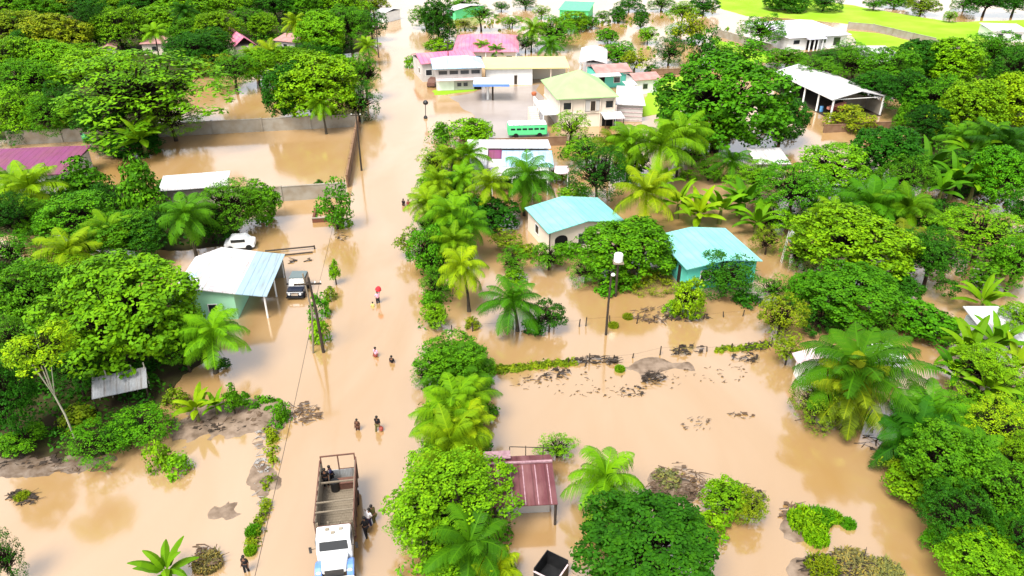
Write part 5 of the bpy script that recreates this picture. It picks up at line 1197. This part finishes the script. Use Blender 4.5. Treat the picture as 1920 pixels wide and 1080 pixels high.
('m', 1540, 600, 90, 60, 'D', 'dark tree behind the dark trunk palm'),
('m', 1660, 600, 80, 60, 'G', 'green bush tree right behind the dark trunk palm'),
('o', 1850, 690, 170, 110, 'L', 'lime tree among the right edge bananas'),
('b', 1868, 800, 170, 120, 'Y', 'yellow lime tree crowning the lower right jungle'),
('b', 1780, 860, 170, 150, 'G', 'green tree in the middle of the lower right jungle'),
('o', 1880, 930, 180, 170, 'G', 'big green tree at the right edge of the lower jungle'),
('b', 1800, 960, 150, 140, 'D', 'dark tree over the bank of the lower right jungle'),
('b', 1850, 1050, 170, 120, 'L', 'lime leaved tree in the bottom right corner'),
('m', 1720, 905, 120, 90, 'L', 'lime tree leaning over the brown channel'),
('m', 1695, 870, 100, 70, 'O', 'olive tree at the channel side of the lower jungle'),
('o', 1780, 770, 120, 80, 'G', 'green tree above the lower right jungle'),
('m', 1800, 318, 120, 90, 'D', 'dark tree behind the right banana row'),
('b', 1880, 320, 120, 110, 'G', 'green tree at the right edge below the yellow dome'),
('s', 1760, 610, 90, 50, 'D', 'dark bush standing in the water right of the lean-to'),
# more of the roadside strip and gardens
('m', 806, 350, 60, 60, 'L', 'lime bush tree between the two upper roadside palms'),
('m', 800, 420, 60, 60, 'G', 'green bush tree at the road edge beside the main palm'),
('m', 845, 350, 60, 60, 'D', 'dark bush tree in the middle of the upper roadside row'),
('m', 890, 392, 70, 66, 'D', 'dark bush tree on the garden side of the main roadside palm'),
('s', 812, 500, 60, 50, 'D', 'dark shrub in the upper row near the thin trunked palm'),
('s', 806, 560, 44, 40, 'G', 'green shrub just above the rounded lime bush'),
('s', 840, 470, 60, 50, 'G', 'green shrub left of the thin trunked yellow palm'),
('m', 800, 700, 66, 60, 'G', 'green bush on the road side of the lower palm row'),
('m', 905, 690, 60, 60, 'G', 'green bush on the field side of the head of the lower row'),
('s', 815, 770, 60, 50, 'L', 'lime shrub leaning over the road in the lower row'),
('s', 905, 770, 60, 60, 'G', 'green shrub on the field side of the yellow lime palm'),
('m', 880, 850, 90, 70, 'G', 'green shrub tree between the lower palms and the big lime tree'),
('s', 812, 850, 50, 46, 'L', 'lime shrub at the road edge above the truck'),
('s', 985, 470, 50, 40, 'O', 'olive shrub in the flooded garden between the green bushes'),
('s', 1065, 470, 50, 40, 'G', 'green shrub right beside the arched porch'),
('s', 1140, 540, 60, 40, 'G', 'low green shrub behind the street lamp'),
('s', 1175, 530, 60, 44, 'G', 'green shrub below the squat tank'),
('s', 1400, 560, 60, 40, 'D', 'dark shrub at the foot of the dark leaved tree'),
('m', 1180, 310, 70, 70, 'D', 'dark tree behind the big yellow green palm'),
('m', 1300, 290, 60, 50, 'G', 'green tree left of the central pond'),
('s', 1450, 300, 60, 40, 'G', 'green shrub left of the half buried white shed'),
('m', 1500, 470, 80, 70, 'G', 'green tree at the foot of the tall tank'),
('m', 1510, 540, 80, 80, 'G', 'green tree left of the tree before the bright dome'),
('m', 1690, 540, 80, 70, 'D', 'dark tree right of the tree before the bright dome'),
('b', 1700, 330, 110, 90, 'G', 'green tree left of the first right row banana'),
('o', 1930, 400, 90, 90, 'D', 'dark tree cut by the right edge above the wide lime tree'),
('m', 1770, 400, 90, 60, 'D', 'dark tree at the edge of the right flood below the banana row'),
('b', 1920, 600, 90, 70, 'L', 'lime tree cut by the right edge above the large shed'),
('b', 1915, 1010, 110, 120, 'D', 'dark tree cut by the right edge in the lower jungle'),
('o', 1915, 860, 110, 120, 'L', 'lime tree cut by the right edge in the lower jungle'),
('m', 1760, 930, 90, 90, 'D', 'dark tree above the channel bank in the lower jungle'),
('m', 1770, 1010, 70, 70, 'G', 'green tree nearest the channel in the bottom right'),
('b', 110, 620, 120, 90, 'L', 'lime tree between the slender tree and the huge mango'),
('b', 10, 560, 90, 90, 'D', 'dark tree cut by the left edge above the slender tree'),
('m', 225, 815, 70, 60, 'D', 'dark tree at the pool edge below the zinc shed'),
('o', 70, 405, 100, 80, 'G', 'green tree right of the black shaded one below the magenta roof'),
('b', 260, 440, 100, 70, 'D', 'dark tree between the conical tree and the huge mango'),
('b', 90, 215, 100, 80, 'G', 'green tree behind the yellow lime wall bush'),
('b', 200, 225, 120, 80, 'D', 'dark tree under the left half of the huge flat topped tree'),
('b', 320, 215, 130, 80, 'L', 'lime understory tree below the right half of the huge flat topped tree'),
('b', 390, 80, 90, 60, 'D', 'dark tree left of the umbrella shaped tree'),
('b', 480, 120, 80, 60, 'L', 'light green tree between the umbrella tree and the dome clump'),
('b', 576, 96, 60, 40, 'D', 'dark tree right beside the salmon roofed shack'),
('b', 70, 20, 100, 60, 'G', 'green tree between the two top left corner trees'),
('o', 160, 20, 90, 60, 'D', 'dark tree right of the olive top edge tree'),
('b', 320, 20, 90, 50, 'L', 'light tree right of the darkest top edge tree'),
('b', 222, 120, 80, 50, 'L', 'light green tree left below the low pink shack'),
('o', 60, 80, 90, 60, 'D', 'dark tree between the two olive trees of the second row'),
('m', 870, 8, 60, 30, 'G', 'green tree at the top edge right of the little white cottage'),
('m', 985, 4, 50, 26, 'D', 'dark tree at the top edge left of the bright green cottage'),
('m', 1015, 22, 40, 26, 'L', 'light tree just left of the bright green cottage'),
('m', 1100, 40, 50, 26, 'G', 'green tree below right of the bright green cottage'),
('m', 960, 40, 44, 24, 'L', 'small light tree in the far field above the pink hall'),
('m', 870, 44, 40, 22, 'O', 'small olive tree in the far field left of the umbrella tree'),
('m', 1215, 66, 44, 34, 'L', 'light tree in the middle of the far flooded plots'),
('m', 1270, 60, 50, 36, 'G', 'green tree right in the far flooded plots'),
('m', 1140, 66, 44, 30, 'G', 'green tree behind the white gable roof in the far plots'),
('m', 1345, 100, 60, 44, 'G', 'green tree left of the straggly tree by the grey wall'),
('b', 1590, 92, 70, 40, 'G', 'green tree between the villa and the low white shed'),
('m', 1680, 0, 60, 26, 'G', 'green tree on the far lawn edge left of the olive one'),
('m', 1810, 6, 50, 30, 'G', 'green tree at the top edge right of the lone lime tree'),
]
for row in T: plant(*row)

P_ = [  # palms: kind, x, y of the frond origin, width, colour, trunk height, label
('p', 55, 352, 130, 'Y', 4.5, 'yellow green palm in front of the magenta house'),
('p', 128, 468, 140, 'Y', 4.0, 'bright yellow palm left above the huge mango'),
('p', 346, 402, 120, 'G', 5.0, 'dark trunked palm behind the mint house'),
('p', 398, 622, 130, 'L', 4.0, 'palm spreading over the water right of the huge mango'),
('n', 368, 768, 86, 'Y', 1.2, 'yellow green banana plant by the grey mud bank'),
('n', 404, 762, 60, 'L', .9, 'small lime banana plant right of the yellow one'),
('p', 600, 192, 66, 'L', 5.0, 'drooping palm in front of the pond wall'),
('n', 266, 262, 90, 'L', 2.5, 'pale banana clump under the huge flat topped tree'),
('p', 688, 86, 46, 'Y', 4.0, 'small yellow palm by the far left road edge'),
('p', 553, 42, 56, 'Y', 7.0, 'yellow palm rising among the dark trees of the wood'),
('p', 505, 96, 66, 'Y', 5.0, 'yellow palm in front of the steep pink roof'),
('p', 345, 20, 60, 'D', 8.0, 'dark palm rising above the top edge trees'),
('p', 118, 48, 60, 'X', 7.0, 'half dead palm with straw fronds in the wood'),
('n', 312, 1072, 110, 'L', .8, 'lime banana clump at the bottom edge in the pool'),
# roadside upper row
('p', 850, 296, 84, 'Y', 4.5, 'topmost yellow palm of the roadside row'),
('p', 820, 338, 84, 'Y', 4.5, 'yellow palm leaning to the road below the topmost'),
('p', 868, 330, 80, 'L', 4.5, 'lime palm on the inner side of the roadside row'),
('p', 846, 400, 120, 'L', 5.0, 'main lime palm in the middle of the roadside row'),
('p', 866, 498, 104, 'Y', 5.0, 'yellow palm with a thin trunk standing in the flood'),
('p', 850, 450, 90, 'L', 4.0, 'lime palm just above the thin trunked yellow one'),
('p', 918, 344, 100, 'Y', 5.0, 'yellow green palm before the white wing roof'),
('p', 990, 326, 116, 'G', 5.5, 'dark hearted palm before the pale blue roof'),
('p', 1240, 272, 140, 'L', 6.0, 'broad lime palm left of the central brown water'),
('p', 1180, 262, 100, 'L', 6.0, 'lime palm between the hipped house and the broad palm'),
('p', 1212, 362, 130, 'Y', 6.0, 'big yellow green palm between the turquoise roofs'),
('p', 1150, 270, 90, 'O', 5.0, 'olive palm right of the lime tree top'),
('p', 1372, 302, 84, 'G', 3.0, 'small lone dark palm in the central water'),
('n', 1272, 384, 100, 'L', 1.8, 'lime banana plant behind the second turquoise roof'),
('n', 1310, 404, 90, 'Y', 1.4, 'yellowish banana plant close behind the second turquoise roof'),
('n', 1352, 396, 100, 'L', 1.6, 'lime banana plant left of the dark leaved clump'),
('n', 1396, 384, 110, 'G', 1.8, 'green banana plant at the right end of the banana row'),
('n', 1240, 345, 80, 'L', 2.0, 'lime banana plant right of the big yellow green palm'),
('n', 1420, 420, 90, 'L', 1.4, 'lime banana plant above the pale roof corner'),
('p', 960, 566, 130, 'G', 3.0, 'garden palm with dark heart standing in the flood'),
# lower row
('u', 860, 700, 130, 'G', 2.0, 'green palm at the head of the lower roadside row'),
('p', 852, 752, 150, 'L', 3.0, 'lime palm second in the lower roadside row'),
('p', 868, 796, 140, 'Y', 3.0, 'yellow lime palm third in the lower roadside row'),
('p', 846, 828, 150, 'Y', 3.0, 'yellow lime palm nearest the truck in the lower row'),
('p', 880, 1020, 200, 'G', 2.5, 'green palm under the big lime tree'),
('p', 930, 1072, 120, 'Y', 1.5, 'yellow green palm left of the black bin'),
('p', 1135, 896, 170, 'L', 2.8, 'bright palm with dark heart right of the rust red stall'),
# right
('u', 1632, 384, 150, 'G', 2.0, 'big fern like palm in the right garden belt'),
('n', 1742, 320, 100, 'G', 2.5, 'green banana plant first of the right banana row'),
('n', 1790, 340, 100, 'G', 2.5, 'green banana plant in the middle of the right banana row'),
('n', 1830, 300, 110, 'L', 3.0, 'lime banana plant behind the right banana row'),
('p', 1890, 268, 120, 'D', 6.0, 'dark palm at the right edge above the banana row'),
('p', 1800, 262, 90, 'G', 5.0, 'green palm behind the right banana row'),
('n', 1778, 222, 80, 'L', 2.0, 'lime banana grove plant right of the columnar tree'),
('n', 1760, 240, 70, 'Y', 1.6, 'yellow banana plant by the brown pond of the right wood'),
('u', 1612, 694, 220, 'G', 4.2, 'large upright palm with a thick dark trunk in the flood'),
('p', 1602, 728, 175, 'O', 3.6, 'olive drooping fronds palm sharing the thick trunk palm foot'),
('n', 1842, 570, 90, 'L', 1.4, 'lime banana plant left of the right edge white shed'),
('n', 1822, 660, 110, 'L', 1.6, 'lime banana plant left in the right edge grove'),
('n', 1868, 650, 110, 'L', 2.0, 'lime banana plant in the middle of the right edge grove'),
('n', 1905, 690, 120, 'Y', 1.8, 'yellow lime banana plant at the right edge grove'),
('n', 1790, 706, 100, 'G', 1.4, 'green banana plant at the lower end of the right grove'),
('n', 1850, 730, 110, 'L', 1.8, 'lime banana plant lowest in the right grove'),
('p', 1720, 820, 180, 'D', 2.6, 'dark drooping palm at the channel side of the lower jungle'),
('p', 1690, 448, 100, 'O', 3.0, 'olive palm right of the large bright dome'),
('p', 800, 380, 90, 'Y', 4.0, 'yellow palm at the road edge beside the main lime palm'),
('p', 880, 290, 80, 'L', 5.0, 'lime palm at the inner top of the roadside row'),
('p', 878, 420, 90, 'G', 4.5, 'green palm on the garden side of the main lime palm'),
('p', 836, 780, 130, 'L', 3.0, 'lime palm leaning to the road in the lower row'),
('p', 880, 740, 120, 'L', 3.0, 'lime palm on the field side of the lower row'),
('p', 1280, 250, 110, 'L', 6.0, 'lime palm in front of the very large dome'),
('u', 1700, 390, 120, 'L', 2.0, 'lime fern palm left of the right brown water'),
('p', 1850, 255, 110, 'G', 6.0, 'green palm left of the dark right edge palm'),
('p', 1560, 400, 100, 'L', 3.0, 'lime palm left of the big fern like palm'),
('n', 1765, 360, 90, 'G', 2.0, 'green banana plant at the front of the right banana row'),
('n', 1825, 350, 90, 'L', 2.0, 'lime banana plant at the right end of the banana row'),
('p', 1745, 770, 150, 'G', 3.0, 'green palm above the dark drooping channel palm'),
('p', 1830, 850, 140, 'G', 4.0, 'green palm rising from the lower right jungle'),
('p', 205, 430, 100, 'L', 4.0, 'lime palm right of the bright yellow palm'),
('p', 20, 340, 90, 'L', 4.0, 'lime palm cut by the left edge below the magenta roof'),
('p', 470, 100, 50, 'L', 4.5, 'lime palm left of the yellow palm by the steep pink roof'),
('p', 290, 60, 56, 'L', 6.0, 'lime palm just behind the low pink shack'),
# small palms before the pink hall
('p', 904, 86, 40, 'L', 3.5, 'left small palm before the pink hall'),
('p', 930, 94, 36, 'G', 3.0, 'right small palm before the pink hall'),
('p', 1000, 54, 60, 'L', 5.0, 'lime palm right behind the pink hall'),
('p', 1030, 84, 56, 'G', 4.5, 'green palm left of the white gable roof'),
]
for k, x, y, wd, c, ht, lb in P_: plant(k, x, y, wd, 0, c, lb, ht)
# thick trunk of the big right palm
p = G(1604, 798); tag(MB().tube([(0, 0, -.5), (.05, 0, 1.2), (.1, .2, 3.6)], [.55, .48, .4], 10).build('stump', M['palmbark'], None, p), 'thick dark trunk standing in the flood under the large upright palm', 'tree trunk')
p = G(1584, 800); tag(MB().tube([(0, 0, -.5), (-.1, 0, .9), (.1, .2, 2.0)], [.16, .13, .08], 8).build('stump', M['dwood'], None, p), 'thin dark dead trunk left of the thick palm trunk', 'tree trunk')

GR = [grass_mesh(i, 420, 1.5, .9) for i in range(2)]
def grass(px, py, r, h, col, label, k=0):
    p = G(px, py); tag(put('grass_clump', GR[k], None, (p.x, p.y, .03), (0, 0, rng.uniform(0, 6)), (r / 1.5, r / 1.5, h / .9), jit(COLS[col])), label, 'grass', kind='stuff')
grass(1515, 985, 1.3, 1.0, 'L', 'bright green grass mound on the silt beside the channel'); grass(1495, 975, .7, .6, 'G', 'green grass on the left of the bright mound', 1); grass(1530, 1012, .8, .8, 'L', 'lime grass hanging below the bright mound', 1); grass(1562, 972, .6, .5, 'L', 'lime grass tail between mound and small tuft'); grass(1535, 975, .9, .8, 'G', 'green grass on the right of the bright mound', 1); grass(1590, 985, .5, .5, 'G', 'small grass tuft right of the bright mound')
grass(1162, 694, .45, .5, 'L', 'tiny bright grass tuft beside the silt bar', 1); grass(1150, 612, .5, .5, 'O', 'olive grass right of the street lamp'); grass(1177, 596, .5, .5, 'O', 'olive grass on the post fence', 1)
grass(1600, 1062, 1.3, .5, 'X', 'straw coloured grass at the bottom right', 1); grass(1660, 1072, 1.0, .45, 'X', 'dry grass right of the straw coloured clump'); grass(1540, 1068, 1.0, .7, 'O', 'olive grass on the bottom silt bar')
grass(390, 1058, .9, .7, 'X', 'dry straw clump by the bottom banana plants', 1); grass(1025, 1000, .01, .01, 'O', 'tiny olive blades by the stall')
grass(475, 1000, .5, .7, 'G', 'green grass at the lower end of the stony strip'); grass(470, 1035, .4, .5, 'L', 'lime grass near the standing person at the bottom edge', 1)

debris('debris', 45, 935, 70, 26, 26, 'dark floating branch with leaves in the brown pool', 'dwood', 1, .9); grass(42, 932, .5, .3, 'O', 'olive leaves on the floating branch')
debris('debris', 140, 878, 150, 16, 24, 'driftwood lying along the mud bank', 'twig', 2, 1.2); debris('debris', 440, 785, 170, 40, 70, 'dead stalks scattered over the grey mud bank', 'twig', 3)
debris('debris', 570, 775, 70, 40, 60, 'raft of grey twigs off the tip of the mud bank', 'twig', 4); debris('debris', 490, 880, 26, 150, 60, 'rubble and sticks on the stony strip', 'rock', 5, .5)
debris('debris', 1226, 712, 40, 22, 40, 'dark uprooted stump tangle on the silt bar', 'dwood', 6, .8, pile=.5); debris('debris', 1120, 678, 90, 14, 60, 'dark brush caught along the leaning fence', 'dwood', 7, .8, pile=.35)
debris('debris', 1120, 716, 330, 60, 90, 'thin twigs and scraps afloat below the leaning fence', 'twig', 8, .35, pile=.03); debris('debris', 1340, 700, 130, 40, 34, 'scattered twigs afloat right of the silt bar', 'twig', 9, .35, pile=.03)
debris('debris', 1310, 795, 90, 24, 22, 'drifting stalks in the middle of the flooded field', 'twig', 10, .4); debris('debris', 1390, 780, 60, 14, 10, 'few drifting scraps in the flooded field', 'twig', 11, .6)
debris('debris', 1230, 592, 100, 30, 60, 'flattened brush on the sparse post fence', 'twig', 12, 1.0, pile=.3); debris('debris', 1290, 597, 90, 12, 40, 'dark brush below the yellow weeping tree', 'dwood', 13, .8, pile=.3)
debris('debris', 1275, 915, 110, 70, 120, 'tangle of dead purple brown brush right of the stall palm', 'twig', 14, .8, pile=.7); debris('debris', 1400, 945, 60, 40, 50, 'dark dead twigs inside the olive bush', 'dwood', 15, .7, pile=.9)
debris('debris', 1580, 1060, 160, 60, 110, 'dark rotting brush at the bottom right', 'dwood', 16, .8, pile=.25); debris('debris', 1490, 960, 70, 40, 30, 'sticks on the silt by the grass mound', 'twig', 17, .6)
debris('debris', 1560, 790, 120, 50, 50, 'broken branches around the thick palm trunk', 'dwood', 18, 1.0, pile=.3); debris('debris', 1640, 830, 60, 30, 12, 'fallen twigs in the channel right of the palm trunk', 'dwood', 19, 1.2)
debris('debris', 390, 1050, 60, 40, 40, 'dry brown stalks at the bottom edge of the pool', 'twig', 20, .8, pile=.5); debris('debris', 560, 488, 50, 10, 12, 'floating sticks left of the power pole', 'dwood', 21, .7)
debris('debris', 640, 448, 26, 12, 8, 'dark snag at the foot of the sparse sapling', 'dwood', 22, .7, pile=.5); debris('debris', 1290, 660, 60, 18, 30, 'brush clinging to the middle fence posts', 'dwood', 23, .7, pile=.4)
debris('debris', 1420, 650, 60, 20, 30, 'brush at the right end of the leaning fence', 'dwood', 24, .7, pile=.3); debris('debris', 1700, 790, 90, 50, 40, 'dead fronds by the channel', 'twig', 25, 1.2, pile=.4)
debris('debris', 1040, 700, 60, 20, 30, 'brown brush tangle below the left part of the leaning fence', 'dwood', 31, .6, pile=.2); debris('debris', 1190, 735, 70, 20, 24, 'drifting twigs below the uprooted stump', 'dwood', 32, .5, pile=.08)
debris('debris', 1400, 672, 60, 20, 30, 'brush drift near the right end of the leaning fence', 'dwood', 33, .6, pile=.25); debris('debris', 1005, 712, 50, 14, 16, 'thin drift line in the flooded field', 'twig', 34, .5, pile=.05)
debris('debris', 410, 800, 120, 26, 50, 'dark litter along the lower edge of the grey mud bank', 'dwood', 35, .6, pile=.1); debris('debris', 60, 868, 160, 24, 50, 'dark litter on the left mud bank', 'dwood', 36, .7, pile=.15)
